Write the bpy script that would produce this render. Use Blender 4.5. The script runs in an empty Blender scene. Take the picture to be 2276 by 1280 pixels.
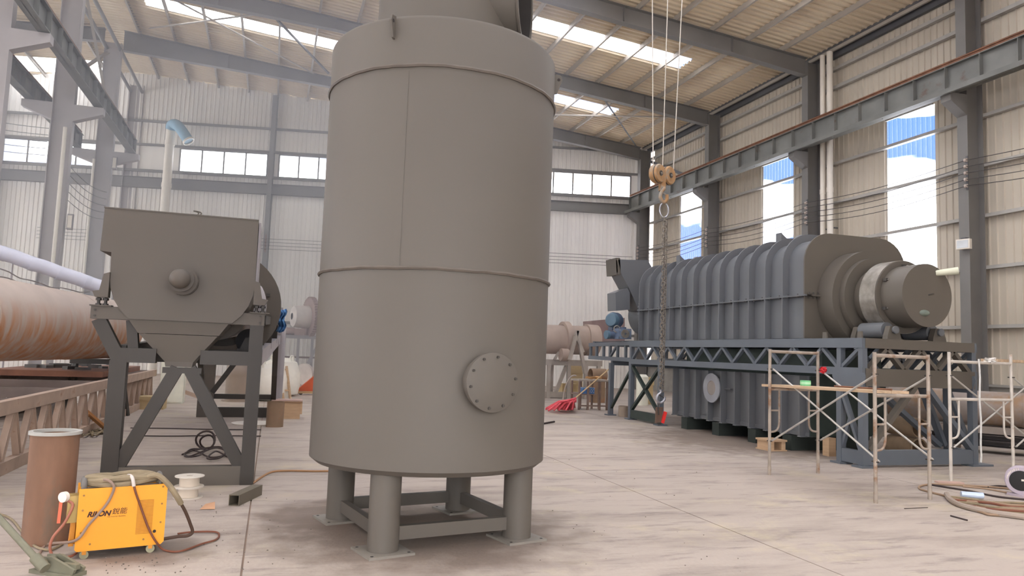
import bpy, math, random
from mathutils import Vector, Matrix
from math import sin, cos, pi, radians, sqrt, atan2, hypot
random.seed(7)
C = bpy.context.scene.collection
SC = bpy.context.scene
V = Vector

# ------------------------------------------------------------------ camera
F_PX, YAW, PITCH, ROLL, EYE = 1640.0, radians(17.8), radians(5.1), radians(2.05), 1.5
_fw = V((sin(YAW)*cos(PITCH), cos(YAW)*cos(PITCH), sin(PITCH)))
_r0 = V((cos(YAW), -sin(YAW), 0)); _u0 = _r0.cross(_fw)
_rt = _r0*cos(ROLL) + _u0*sin(ROLL); _up = _u0*cos(ROLL) - _r0*sin(ROLL)
CAMP = V((0, 0, EYE))
cam_d = bpy.data.cameras.new('camera'); cam = bpy.data.objects.new('camera', cam_d); C.objects.link(cam)
cam_d.sensor_width = 36; cam_d.lens = 36*F_PX/2276; cam_d.clip_end = 500; cam_d.clip_start = .05
M = Matrix((_rt, _up, -_fw)).transposed().to_4x4(); M.translation = CAMP
cam.matrix_world = M; SC.camera = cam

# ------------------------------------------------------------------ view + sky
SC.view_settings.view_transform = 'Standard'; SC.view_settings.look = 'None'
SC.view_settings.gamma = 1; SC.view_settings.use_curve_mapping = False
SC.view_settings.exposure = 1.1
SC.cycles.use_denoising = True
SC.cycles.max_bounces = 10; SC.cycles.diffuse_bounces = 6; SC.cycles.transparent_max_bounces = 12
SC.cycles.sample_clamp_indirect = 6
SC.cycles.caustics_reflective = False; SC.cycles.caustics_refractive = False

W = bpy.data.worlds.new('sky'); SC.world = W; W.use_nodes = True
nt = W.node_tree; nt.nodes.clear(); L = nt.links.new
def N(t, **k):
    n = nt.nodes.new(t)
    for a, b in k.items(): setattr(n, a, b)
    return n
out = N('ShaderNodeOutputWorld'); bg = N('ShaderNodeBackground'); L(bg.outputs[0], out.inputs[0])
tc = N('ShaderNodeTexCoord'); mp = N('ShaderNodeMapping'); L(tc.outputs['Generated'], mp.inputs[0])
mp.inputs['Scale'].default_value = (1, 1, 2.6); mp.inputs['Location'].default_value = (2.596, 1.414, 14.818)
nz = N('ShaderNodeTexNoise'); nz.inputs['Scale'].default_value = 4.6; nz.inputs['Detail'].default_value = 4
L(mp.outputs[0], nz.inputs['Vector'])
cr = N('ShaderNodeValToRGB'); cr.color_ramp.elements[0].position = .45; cr.color_ramp.elements[1].position = .55
L(nz.outputs[0], cr.inputs[0])
sep = N('ShaderNodeSeparateXYZ'); L(tc.outputs['Generated'], sep.inputs[0])
gr = N('ShaderNodeValToRGB'); L(sep.outputs[2], gr.inputs[0])
gr.color_ramp.elements[0].color = (.045, .068, .2, 1); gr.color_ramp.elements[0].position = .10
gr.color_ramp.elements[1].color = (.012, .045, .16, 1); gr.color_ramp.elements[1].position = .32
mx = N('ShaderNodeMix', data_type='RGBA'); L(cr.outputs[0], mx.inputs[0]); L(gr.outputs[0], mx.inputs[6])
mx.inputs[7].default_value = (1.6, 1.575, 1.53, 1)
L(mx.outputs[2], bg.inputs[0]); bg.inputs[1].default_value = 4.0

# ------------------------------------------------------------------ pixel -> place helpers (2276 x 1280)
def ray(x, y): return _rt*((x-1138)/F_PX) - _up*((y-640)/F_PX) + _fw
def atZ(x, y, z=0.0): d = ray(x, y); return CAMP + d*((z-EYE)/d.z)
def atX(x, y, X): d = ray(x, y); return CAMP + d*(X/d.x)
def atY(x, y, Y): d = ray(x, y); return CAMP + d*(Y/d.y)
def atD(x, y, D): return CAMP + ray(x, y)*D

# ------------------------------------------------------------------ materials
def lin(c):
    return tuple(((v/255)/12.92 if v/255 <= .04045 else ((v/255+.055)/1.055)**2.4) for v in c)
MATS = {}
def mat(name, rgb, rough=.6, metal=0.0, var=.12, scale=3.0, bump=0.0, bscale=60.0, rust=None, rustpos=.55, rustscale=4.0, stretch=(1,1,1), spec=.4):
    if name in MATS: return MATS[name]
    m = bpy.data.materials.new(name); m.use_nodes = True; t = m.node_tree; n = t.nodes; l = t.links.new
    b = n['Principled BSDF']; b.inputs['Roughness'].default_value = rough; b.inputs['Metallic'].default_value = metal
    b.inputs['Specular IOR Level'].default_value = spec
    co = n.new('ShaderNodeTexCoord'); mp = n.new('ShaderNodeMapping'); l(co.outputs['Object'], mp.inputs[0]); mp.inputs['Scale'].default_value = stretch
    nz = n.new('ShaderNodeTexNoise'); nz.inputs['Scale'].default_value = scale; nz.inputs['Detail'].default_value = 6; l(mp.outputs[0], nz.inputs['Vector'])
    c = lin(rgb)
    ra = n.new('ShaderNodeValToRGB'); ra.color_ramp.elements[0].position = .3; ra.color_ramp.elements[1].position = .7
    ra.color_ramp.elements[0].color = (*[v*(1-var) for v in c], 1); ra.color_ramp.elements[1].color = (*[min(1, v*(1+var)) for v in c], 1)
    l(nz.outputs[0], ra.inputs[0]); col = ra.outputs[0]
    if rust:
        n2 = n.new('ShaderNodeTexNoise'); n2.inputs['Scale'].default_value = rustscale; n2.inputs['Detail'].default_value = 8; n2.inputs['Roughness'].default_value = .65
        l(mp.outputs[0], n2.inputs['Vector'])
        r2 = n.new('ShaderNodeValToRGB'); r2.color_ramp.elements[0].position = rustpos-.06; r2.color_ramp.elements[1].position = rustpos+.08
        l(n2.outputs[0], r2.inputs[0])
        mi = n.new('ShaderNodeMix'); mi.data_type = 'RGBA'; l(r2.outputs[0], mi.inputs[0]); l(col, mi.inputs[6]); mi.inputs[7].default_value = (*lin(rust), 1)
        col = mi.outputs[2]
    l(col, b.inputs['Base Color'])
    if bump:
        n3 = n.new('ShaderNodeTexNoise'); n3.inputs['Scale'].default_value = bscale; n3.inputs['Detail'].default_value = 4; l(mp.outputs[0], n3.inputs['Vector'])
        bp = n.new('ShaderNodeBump'); bp.inputs['Strength'].default_value = bump; bp.inputs['Distance'].default_value = .02
        l(n3.outputs[0], bp.inputs['Height']); l(bp.outputs[0], b.inputs['Normal'])
    MATS[name] = m; return m

def pane_mat(name, tint, trans, diff=(.8,.82,.85)):
    m = bpy.data.materials.new(name); m.use_nodes = True; t = m.node_tree; n = t.nodes; l = t.links.new; n.clear()
    o = n.new('ShaderNodeOutputMaterial'); a = n.new('ShaderNodeBsdfTransparent'); a.inputs[0].default_value = (*tint, 1)
    d = n.new('ShaderNodeBsdfTranslucent'); d.inputs[0].default_value = (*diff, 1)
    g = n.new('ShaderNodeBsdfGlossy'); g.inputs['Roughness'].default_value = .15; g.inputs[0].default_value = (.9,.9,.9,1)
    x = n.new('ShaderNodeMixShader'); x.inputs[0].default_value = trans; l(d.outputs[0], x.inputs[1]); l(a.outputs[0], x.inputs[2])
    y = n.new('ShaderNodeMixShader'); y.inputs[0].default_value = .04; l(x.outputs[0], y.inputs[1]); l(g.outputs[0], y.inputs[2]); l(y.outputs[0], o.inputs[0])
    MATS[name] = m; return m

# ------------------------------------------------------------------ mesh builder
class MB:
    def __init__(s): s.v = []; s.f = []
    def add(s, vs, fs):
        k = len(s.v); s.v += [V(p) for p in vs]; s.f += [tuple(i+k for i in f) for f in fs]; return s
    def box(s, c, d, R=None):
        c = V(c); vs = []
        for x in (-.5, .5):
            for y in (-.5, .5):
                for z in (-.5, .5):
                    p = V((x*d[0], y*d[1], z*d[2])); vs.append(c + (R @ p if R else p))
        return s.add(vs, [(0,1,3,2),(4,6,7,5),(0,4,5,1),(2,3,7,6),(0,2,6,4),(1,5,7,3)])
    def box2(s, a, b):
        a, b = V(a), V(b); return s.box((a+b)/2, (abs(b.x-a.x), abs(b.y-a.y), abs(b.z-a.z)))
    def prism(s, poly, vec):
        poly = [V(p) for p in poly]; vec = V(vec); n = len(poly)
        fs = [tuple(range(n-1, -1, -1)), tuple(range(n, 2*n))]
        fs += [(i, (i+1) % n, n+(i+1) % n, n+i) for i in range(n)]
        return s.add(poly + [p+vec for p in poly], fs)
    @staticmethod
    def frame(p, q, up=(0,0,1)):
        d = (V(q)-V(p)).normalized(); up = V(up)
        if abs(d.dot(up.normalized())) > .999: up = V((0,1,0)) if abs(d.y) < .9 else V((1,0,0))
        sd = d.cross(up).normalized(); u = sd.cross(d).normalized(); return d, sd, u
    def sect(s, p, q, pts, up=(0,0,1)):           # sweep a closed 2D section (side, up) from p to q
        p, q = V(p), V(q); d, sd, u = MB.frame(p, q, up)
        return s.prism([p + sd*a + u*b for a, b in pts], q-p)
    def bar(s, p, q, w, h, up=(0,0,1)): return s.sect(p, q, [(-w/2,-h/2),(w/2,-h/2),(w/2,h/2),(-w/2,h/2)], up)
    def ibeam(s, p, q, b, h, tw=.015, tf=.02, up=(0,0,1)):
        B, H = b/2, h/2; t = tw/2
        return s.sect(p, q, [(-B,-H),(B,-H),(B,-H+tf),(t,-H+tf),(t,H-tf),(B,H-tf),(B,H),(-B,H),(-B,H-tf),(-t,H-tf),(-t,-H+tf),(-B,-H+tf)], up)
    def chan(s, p, q, b, h, t=.012, up=(0,0,1)):  # channel, open to +side
        H = h/2
        return s.sect(p, q, [(-b/2,-H),(b/2,-H),(b/2,-H+t),(-b/2+t,-H+t),(-b/2+t,H-t),(b/2,H-t),(b/2,H),(-b/2,H)], up)
    def angle(s, p, q, a, t=.008, up=(0,0,1)):
        return s.sect(p, q, [(-a/2,-a/2),(a/2,-a/2),(a/2,-a/2+t),(-a/2+t,-a/2+t),(-a/2+t,a/2),(-a/2,a/2)], up)
    def cyl(s, p, q, r, n=16, r2=None, cap=True):
        p, q = V(p), V(q); d, a, b = MB.frame(p, q); r2 = r if r2 is None else r2; k = len(s.v)
        for i in range(n):
            t = 2*pi*i/n; w = a*cos(t)+b*sin(t); s.v += [p+w*r, q+w*r2]
        s.f += [(k+2*i, k+2*((i+1) % n), k+2*((i+1) % n)+1, k+2*i+1) for i in range(n)]
        if cap:
            s.f.append(tuple(k+2*i for i in range(n-1, -1, -1))); s.f.append(tuple(k+2*i+1 for i in range(n)))
        return s
    def lathe(s, prof, p, d, n=32, closed=False):  # prof: (radius, distance along d)
        p, d = V(p), V(d).normalized(); _, a, b = MB.frame(p, p+d); k = len(s.v); m = len(prof)
        for r, h in prof:
            for i in range(n):
                t = 2*pi*i/n; s.v.append(p + d*h + (a*cos(t)+b*sin(t))*r)
        rng = m if closed else m-1
        for j in range(rng):
            j2 = (j+1) % m
            for i in range(n):
                i2 = (i+1) % n; s.f.append((k+j*n+i, k+j*n+i2, k+j2*n+i2, k+j2*n+i))
        return s
    def pipe(s, p, q, ro, ri, n=32):
        h = (V(q)-V(p)).length
        return s.lathe([(ro,0),(ro,h),(ri,h),(ri,0)], p, V(q)-V(p), n, True)
    def tube(s, pts, r, n=8, closed=False):
        pts = [V(p) for p in pts]; m = len(pts); k = len(s.v)
        t0 = (pts[1]-pts[0]).normalized(); ref = V((0,0,1)) if abs(t0.z) < .9 else V((1,0,0))
        a = t0.cross(ref).normalized()
        for i, p in enumerate(pts):
            nx = pts[(i+1) % m] if (closed or i < m-1) else p; pv = pts[i-1] if (closed or i > 0) else p
            t = (nx-pv); t = t.normalized() if t.length > 1e-9 else t0
            a = (a - t*a.dot(t)); a = a.normalized() if a.length > 1e-6 else t.orthogonal().normalized()
            b = t.cross(a)
            for j in range(n):
                w = 2*pi*j/n; s.v.append(p + (a*cos(w)+b*sin(w))*r)
        for i in range(m if closed else m-1):
            i2 = (i+1) % m
            for j in range(n):
                j2 = (j+1) % n; s.f.append((k+i*n+j, k+i*n+j2, k+i2*n+j2, k+i2*n+j))
        if not closed:
            s.f.append(tuple(k+j for j in range(n-1, -1, -1))); s.f.append(tuple(k+(m-1)*n+j for j in range(n)))
        return s
    def sphere(s, c, r, n=14, m=8, sc=(1,1,1)):
        c = V(c); k = len(s.v)
        for i in range(m+1):
            th = pi*i/m
            for j in range(n):
                ph = 2*pi*j/n; s.v.append(c + V((r*sin(th)*cos(ph)*sc[0], r*sin(th)*sin(ph)*sc[1], r*cos(th)*sc[2])))
        for i in range(m):
            for j in range(n):
                j2 = (j+1) % n; s.f.append((k+i*n+j, k+(i+1)*n+j, k+(i+1)*n+j2, k+i*n+j2))
        return s

def spline(pts, k=8, closed=False):
    P = [V(p) for p in pts]; n = len(P); o = []
    for i in range(n if closed else n-1):
        g = lambda j: P[j % n] if closed else P[max(0, min(n-1, j))]
        a, b, c, d = g(i-1), g(i), g(i+1), g(i+2)
        for j in range(k):
            t = j/k; o.append(.5*((2*b) + (c-a)*t + (2*a-5*b+4*c-d)*t*t + (3*b-a-3*c+d)*t**3))
    if not closed: o.append(P[-1])
    return o

# ------------------------------------------------------------------ objects
MWD = {}
def mesh_of(name, mb, m, smooth=False, inv=None):
    me = bpy.data.meshes.new(name)
    vs = [(inv @ p) for p in mb.v] if inv else mb.v
    me.from_pydata([tuple(p) for p in vs], [], mb.f); me.update()
    if m: me.materials.append(m)
    if smooth:
        me.polygons.foreach_set('use_smooth', [True]*len(me.polygons))
        try: me.set_sharp_from_angle(angle=radians(38))
        except Exception: pass
    return me
def props(o, label=None, cat=None, group=None, kind=None):
    if label: o['label'] = label
    if cat: o['category'] = cat
    if group: o['group'] = group
    if kind: o['kind'] = kind
def thing(name, label, cat, loc=(0,0,0), rz=0.0, group=None, kind=None):
    o = bpy.data.objects.new(name, None); C.objects.link(o); o.empty_display_size = .1
    o.location = loc; o.rotation_euler = (0, 0, rz); props(o, label, cat, group, kind)
    MWD[o.name] = Matrix.Translation(V(loc)) @ Matrix.Rotation(rz, 4, 'Z'); return o
def struct(name, loc=(0,0,0)): return thing(name, None, None, loc, kind='structure')
def part(name, mb, m, parent, smooth=False, label=None, kind=None, world=True):
    inv = MWD[parent.name].inverted() if world else None
    o = bpy.data.objects.new(name, mesh_of(name, mb, m, smooth, inv)); C.objects.link(o); o.parent = parent
    MWD[o.name] = MWD[parent.name]; props(o, label, kind=kind); return o
def same(src, parent, mw):           # another piece with the same mesh at world matrix mw
    o = bpy.data.objects.new(src.name.split('.')[0], src.data if hasattr(src, 'data') else src); C.objects.link(o); o.parent = parent
    o.matrix_local = MWD[parent.name].inverted() @ mw; MWD[o.name] = MWD[parent.name]; return o
def pieces(name, me, parent, mats): # many alike pieces sharing one mesh
    r = []
    for mw in mats:
        o = bpy.data.objects.new(name, me); C.objects.link(o); o.parent = parent
        o.matrix_local = MWD[parent.name].inverted() @ mw; MWD[o.name] = MWD[parent.name]; r.append(o)
    return r
def solo(name, mb, m, label, cat, loc=None, group=None, smooth=False, kind=None):
    if loc is None:
        loc = V((sum(p.x for p in mb.v)/len(mb.v), sum(p.y for p in mb.v)/len(mb.v), min(p.z for p in mb.v)))
    o = bpy.data.objects.new(name, mesh_of(name, mb, m, smooth, Matrix.Translation(-V(loc)))); C.objects.link(o); o.location = loc
    props(o, label, cat, group, kind); MWD[o.name] = Matrix.Translation(V(loc)); return o
T = Matrix.Translation
def Rz(a): return Matrix.Rotation(a, 4, 'Z')
def align(p, d, up=(0,0,1)):         # local z along d
    d = V(d).normalized(); _, a, b = MB.frame(V(p), V(p)+d, up)
    m = Matrix((a, b, d)).transposed() if a.cross(b).dot(d) > 0 else Matrix((b, a, d)).transposed()
    m = m.to_4x4(); m.translation = V(p); return m

# ------------------------------------------------------------------ palette
STEEL = mat('grey_steel_paint', (120,117,114), .55, var=.08, scale=1.2)
STEELD = mat('dark_steel_paint', (92,92,94), .55, var=.1, scale=1.5)
ROOFM = mat('roof_sheet', (214,198,172), .55, var=.05, scale=.6)
PURL = mat('purlin_galvanised', (168,160,150), .5, var=.06)
CLADM = mat('wall_sheet', (192,182,166), .55, var=.06, scale=.5, stretch=(4,4,.4))
ENDM = mat('end_sheet', (226,221,215), .55, var=.05, scale=.5, stretch=(4,4,.4))
GIRT = mat('girt_steel', (168,164,158), .5, var=.08)
GIRDER = mat('crane_girder_paint', (112,112,108), .55, var=.18, scale=1.2, rust=(96,74,60), rustpos=.66, rustscale=1.6)
RAIL = mat('rusty_rail', (122,84,64), .8, var=.25, scale=5)
CONC = mat('plinth_concrete', (150,146,140), .9, var=.1)
PANE = pane_mat('ribbed_daylight_panel', (.93,.95,1.0), .9, (.3,.33,.42))
GLASS = pane_mat('window_glass', (.97,.98,1.0), .85, (.9,.9,.95))
SKYL = pane_mat('skylight_panel', (.98,.98,1.0), .8, (.9,.9,.92))
PVC = mat('white_pvc', (226,218,206), .45, var=.04)

# floor: dusty concrete slabs with real joints
def floor_mat():
    m = mat('dusty_concrete', (172,160,150), .78, var=.06, scale=.5)
    t = m.node_tree; n = t.nodes; l = t.links.new; b = n['Principled BSDF']
    src = b.inputs['Base Color'].links[0].from_socket
    co = n.new('ShaderNodeTexCoord')
    mp = n.new('ShaderNodeMapping'); l(co.outputs['Object'], mp.inputs[0]); mp.inputs['Rotation'].default_value = (0,0,.32); mp.inputs['Scale'].default_value = (.35,1.6,1)
    def layer(vec, scale, lo, hi, col, amt, det=8, rough=.7):
        nonlocal src
        z = n.new('ShaderNodeTexNoise'); z.inputs['Scale'].default_value = scale; z.inputs['Detail'].default_value = det; z.inputs['Roughness'].default_value = rough; l(vec, z.inputs['Vector'])
        r = n.new('ShaderNodeValToRGB'); r.color_ramp.elements[0].position = lo; r.color_ramp.elements[1].position = hi; l(z.outputs[0], r.inputs[0])
        k = n.new('ShaderNodeMath'); k.operation = 'MULTIPLY'; k.inputs[1].default_value = amt; l(r.outputs[0], k.inputs[0])
        x = n.new('ShaderNodeMix'); x.data_type = 'RGBA'; l(k.outputs[0], x.inputs[0]); l(src, x.inputs[6]); x.inputs[7].default_value = (*lin(col), 1); src = x.outputs[2]
    layer(mp.outputs[0], 1.1, .48, .72, (132,120,112), .75)        # broad scuffing
    layer(mp.outputs[0], 4.0, .53, .70, (96,86,84), .6)            # tyre and drag marks
    layer(co.outputs['Object'], .8, .55, .7, (196,184,150), .45)     # yellowish dust
    layer(co.outputs['Object'], 14., .66, .74, (88,80,76), .5)       # grit
    # oily dirt and painted contact shade under the tank; patches by welder and furnace
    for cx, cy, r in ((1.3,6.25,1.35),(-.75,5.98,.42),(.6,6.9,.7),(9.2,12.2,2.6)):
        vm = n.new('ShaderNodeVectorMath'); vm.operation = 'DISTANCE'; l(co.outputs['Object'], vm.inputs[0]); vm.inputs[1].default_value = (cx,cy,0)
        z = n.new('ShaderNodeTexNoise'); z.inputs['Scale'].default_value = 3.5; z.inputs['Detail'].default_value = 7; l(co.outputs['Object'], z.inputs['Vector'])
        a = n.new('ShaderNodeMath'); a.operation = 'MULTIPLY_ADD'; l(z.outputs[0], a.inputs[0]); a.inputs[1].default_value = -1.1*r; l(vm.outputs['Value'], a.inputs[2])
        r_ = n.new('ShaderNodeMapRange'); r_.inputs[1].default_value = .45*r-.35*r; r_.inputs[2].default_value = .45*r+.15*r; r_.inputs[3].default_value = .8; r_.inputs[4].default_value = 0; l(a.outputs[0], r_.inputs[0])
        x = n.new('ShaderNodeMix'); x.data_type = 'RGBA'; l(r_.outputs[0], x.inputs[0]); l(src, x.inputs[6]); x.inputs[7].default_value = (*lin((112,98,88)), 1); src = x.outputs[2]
    l(src, b.inputs['Base Color'])
    z = n.new('ShaderNodeTexNoise'); z.inputs['Scale'].default_value = 25; z.inputs['Detail'].default_value = 6; l(co.outputs['Object'], z.inputs['Vector'])
    bp = n.new('ShaderNodeBump'); bp.inputs['Strength'].default_value = .18; bp.inputs['Distance'].default_value = .02; l(z.outputs[0], bp.inputs['Height']); l(bp.outputs[0], b.inputs['Normal'])
    return m
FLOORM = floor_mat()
floor = bpy.data.objects.new('floor', mesh_of('floor', MB().box2((-26,-8,-.3),(19,42,-.012)), mat('joint_fill', (150,130,116), .9))); C.objects.link(floor); floor['kind'] = 'structure'; MWD['floor'] = Matrix()
xs = [-26,-20.6,-16.5,-12.4,-8.3,-4.2,-.1,4.0,8.1,12.2,19]; ys = [-8,-3,3.1,9.13,15.2,21.3,27.3,33.4,42]
for i in range(len(xs)-1):
    for j in range(len(ys)-1):
        g = .007
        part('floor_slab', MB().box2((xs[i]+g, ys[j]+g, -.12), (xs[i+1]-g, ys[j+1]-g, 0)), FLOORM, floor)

# ------------------------------------------------------------------ sheets
def sheet_mesh(name, m, w, ribs=4, h=.032, foot=.07, crown=.035):
    pr = [(0,0)]; st = w/ribs
    for i in range(ribs):
        c = st*(i+.5); pr += [(c-foot/2,0),(c-crown/2,h),(c+crown/2,h),(c+foot/2,0)]
    pr.append((w,0)); vs = []; fs = []
    for x, y in pr: vs += [(x,y,0),(x,y,1)]
    for i in range(len(pr)-1): fs.append((2*i,2*i+2,2*i+3,2*i+1))
    me = bpy.data.meshes.new(name); me.from_pydata(vs, [], fs); me.update(); me.materials.append(m); return me
def place(o, ax, ay, az, L):
    m = Matrix((V(ax).normalized(), V(ay).normalized(), V(az).normalized()*L)).transposed().to_4x4(); m.translation = V(o); return m

COLY = [14.5, 20.57, 26.63, 32.7]
# right wall
SW = 6.0666/7
wr = struct('wall_right')
smr = sheet_mesh('wall_panel', CLADM, SW)
WINR = []
mats = []; y0 = 14.28
for k in range(-23, 22):
    y = y0 + k*SW
    if y + SW > 33.1: continue
    o = lambda z: V((17.72, y, z))
    if k % 7 in (2, 3) and k >= 0:
        mats += [place(o(1.1), (0,1,0), (-1,0,0), (0,0,1), 3.1), place(o(9.1), (0,1,0), (-1,0,0), (0,0,1), 3.1)]
        WINR.append((k//7, y))
    else: mats.append(place(o(1.1), (0,1,0), (-1,0,0), (0,0,1), 11.1))
pieces('wall_panel', smr, wr, mats)
GZ = [2.64, 4.18, 5.55, 6.9, 8.23, 9.62, 10.85, 11.5]
for a, b in zip([8.4]+COLY, COLY+[0]):
    if b == 0: break
    for z in GZ: part('girt', MB().chan((17.6,a,z),(17.6,b,z), .14, .09 if z < 10 else .11), GIRT, wr)
part('eave_beam', MB().chan((17.62,-6,12.02),(17.62,33,12.02), .12, .26), STEELD, wr)
br = struct('baseboard_right'); part('plinth', MB().box2((17.62,-6,0),(17.95,33,1.1)), CONC, br); part('ledge', MB().box2((17.52,-6,1.1),(17.95,33,1.16)), CONC, br)
pm = sheet_mesh('pane', PANE, SW, 5, .03, .07, .04)
for n in range(3):
    w = struct('window_%d' % (n+1))
    zs = [4.2, 5.5, 6.88, 8.22, 9.1]
    for kk, y in WINR:
        if kk == n:
            pieces('pane', pm, w, [place(V((17.71,y,zs[i]+.01)), (0,1,0), (-1,0,0), (0,0,1), zs[i+1]-zs[i]-.02) for i in range(4)])
    ya = min(y for kk, y in WINR if kk == n); yb = ya + 2*SW
    for z in (4.18, 9.1): part('frame_bar', MB().box((17.66,(ya+yb)/2,z),(.05,yb-ya,.05)), GIRT, w)

# end wall, skewed 12 degrees to the side wall
TH = radians(12); EV = V((-cos(TH), sin(TH), 0)); EN = V((-sin(TH), -cos(TH), 0)); EP = V((17.7, 33.0, 0))   # EN points into the hall
def E(s, z, d=0.0): return EP + EV*s + EN*d + V((0,0,z))
def roofz(X): return 12.2 + .085*(17.7-X) if X > -6.8 else 12.2 + .085*24.5 - .085*(-6.8-X)
wb = struct('wall_back')
sme = sheet_mesh('wall_panel', ENDM, 1.0, 5)
WINS = [(.97,5.9),(6.5,12.1),(12.7,18.3),(18.85,22.9),(26.5,30.8)]
mats = []
for k in range(-1, 35):
    mats.append(place(E(k,0), EV, EN, (0,0,1), 9.55))
    X = E(k+.5,0).x; mats.append(place(E(k,10.68), EV, EN, (0,0,1), max(.3, roofz(X)-10.7)))
pieces('wall_panel', sme, wb, mats)
edges = [-1] + [v for ab in WINS for v in ab] + [34]
for i in range(0, len(edges), 2):
    part('wall_infill', MB().bar(E(edges[i],10.1), E(edges[i+1],10.1), .03, 1.2), ENDM, wb)
part('wind_beam', MB().ibeam(E(0.4,8.92,.16), E(33,8.92,.16), .26, .5), STEEL, wb)
part('girt', MB().chan(E(0.4,9.5,.1), E(33,9.5,.1), .1, .12), STEEL, wb)
for z in (10.76, 11.9): part('girt', MB().chan(E(0.4,z,.08), E(33,z,.08), .1, .1), STEEL, wb)
for z in (2.6,): part('girt', MB().chan(E(0.4,z,.08), E(33,z,.08), .1, .12), STEEL, wb)
for s in (6.2, 12.4, 18.62, 31.0):
    X = E(s,0).x; part('wind_column', MB().ibeam(E(s,0,.2), E(s,roofz(X)-.25,.2), .22, .28, up=EN), STEEL, wb)
for n, (a, b) in enumerate(WINS):
    w = struct('window_%d' % (n+4)); cnt = max(1, round((b-a)/.98)); st = (b-a)/cnt
    for i in range(cnt):
        part('pane', MB().bar(E(a+st*i+.02,10.11,.0), E(a+st*(i+1)-.02,10.11,.0), .006, 1.06), GLASS, w)
    for i in range(cnt+1): part('mullion', MB().box(E(a+st*i,10.11,.03), (.065,.05,1.1), Matrix.Rotation(-TH,3,'Z')), STEEL, w)
    for z in (9.57, 10.66): part('window_rail', MB().bar(E(a-.03,z,.03), E(b+.03,z,.03), .06, .05), STEEL, w)
wf = struct('wall_front_added')  # unseen front wall, added with a doorway sized to limit frontal daylight
for a, b in (((-24,-6.1,0),(-5,-6,14.3)),((6,-6.1,0),(17.9,-6,13.2)),((-5,-6.1,5.2),(6,-6,14.3))): part('wall_panel', MB().box2(a, b), ENDM, wf)
wl = struct('wall_left'); part('wall_panel', MB().box2((-24.2,-6,0),(-24,41,2.0)), ENDM, wl); part('wall_panel', MB().box2((-24.2,-6,8.5),(-24,41,12.9)), ENDM, wl)
wn9 = struct('window_9')  # unseen side windows, added to bring daylight in from the left
for k in range(16):
    ya = -6+47*k/16; part('pane', MB().box2((-24.1,ya+.04,2.0),(-24.09,ya+47/16-.04,8.5)), GLASS, wn9); part('mullion', MB().box2((-24.15,ya-.06,2.0),(-24.0,ya+.06,8.5)), STEEL, wn9)

# ceiling: roof sheets on purlins, daylight rows, extra unseen ones added for interior light
ce = struct('ceiling')
rs = sheet_mesh('roof_sheet', ROOFM, 1.0, 4, .06, .12, .06)
sk = sheet_mesh('skylight_pane', SKYL, 1.0, 5, .03, .08, .04)
SL = V((-1,0,.085)).normalized(); SN = V((-.085,0,-1)).normalized()
SL2 = V((-1,0,-.085)).normalized(); SN2 = V((.085,0,-1)).normalized()
k_ = sqrt(1+.085**2); mats = []; smats = []
PX = [17.35-1.37*k for k in range(18)]
for y in range(-6, 42):
    R0 = V((17.9, y, roofz(17.9)))
    if (y % 6 == 5 and y < 34) or (y < 17 and y % 6 == 4):  # the second row in unseen front bays is added to brighten the hall
        mats.append(place(R0, (0,1,0), SN, SL, 3.88*k_))
        xs_ = [14.02] + [x for x in PX if -5.4 < x < 13.9] + [-5.3]
        for a, b in zip(xs_, xs_[1:]): smats.append(place(V((a-.01,y,roofz(a))), (0,1,0), SN, SL, (a-b-.02)*k_))
        mats.append(place(V((-5.3,y,roofz(-5.3))), (0,1,0), SN, SL, 1.5*k_))
    else: mats.append(place(R0, (0,1,0), SN, SL, 24.7*k_))
    P = V((-6.8,y,roofz(-6.79)))
    if (y < 18 and y % 6 in (0,1)) or y in (37, 38):
        mats.append(place(P, (0,1,0), SN2, SL2, 1.2)); smats += [place(P+SL2*(1.25+1.5*i), (0,1,0), SN2, SL2, 1.46) for i in range(5)]; mats.append(place(P+SL2*8.75, (0,1,0), SN2, SL2, 8.5))
    else: mats.append(place(P, (0,1,0), SN2, SL2, 17.3))
pieces('roof_sheet', rs, ce, mats); pieces('skylight_pane', sk, ce, smats)
for x in PX: part('purlin', MB().chan((x,12,roofz(x)-.125),(x,40.5,roofz(x)-.125), .07, .18), PURL, ce)
for x in [-8.2-1.37*i for i in range(8)]: part('purlin', MB().chan((x,18,roofz(x)-.125),(x,40.5,roofz(x)-.125), .07, .18), PURL, ce)
part('ridge_cap', MB().box2((-7.3,-6,roofz(-6.8)-.05),(-6.3,41.5,roofz(-6.8)-.02)), ROOFM, ce)
part('eave_gutter', MB().box2((17.3,-6,12.12),(17.72,33,12.2)), STEELD, ce)

STEELP = mat('hazed_column_paint', (172,166,166), .55, var=.06, scale=1.2)  # column steel paled to put the left side's haze into its colour
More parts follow.
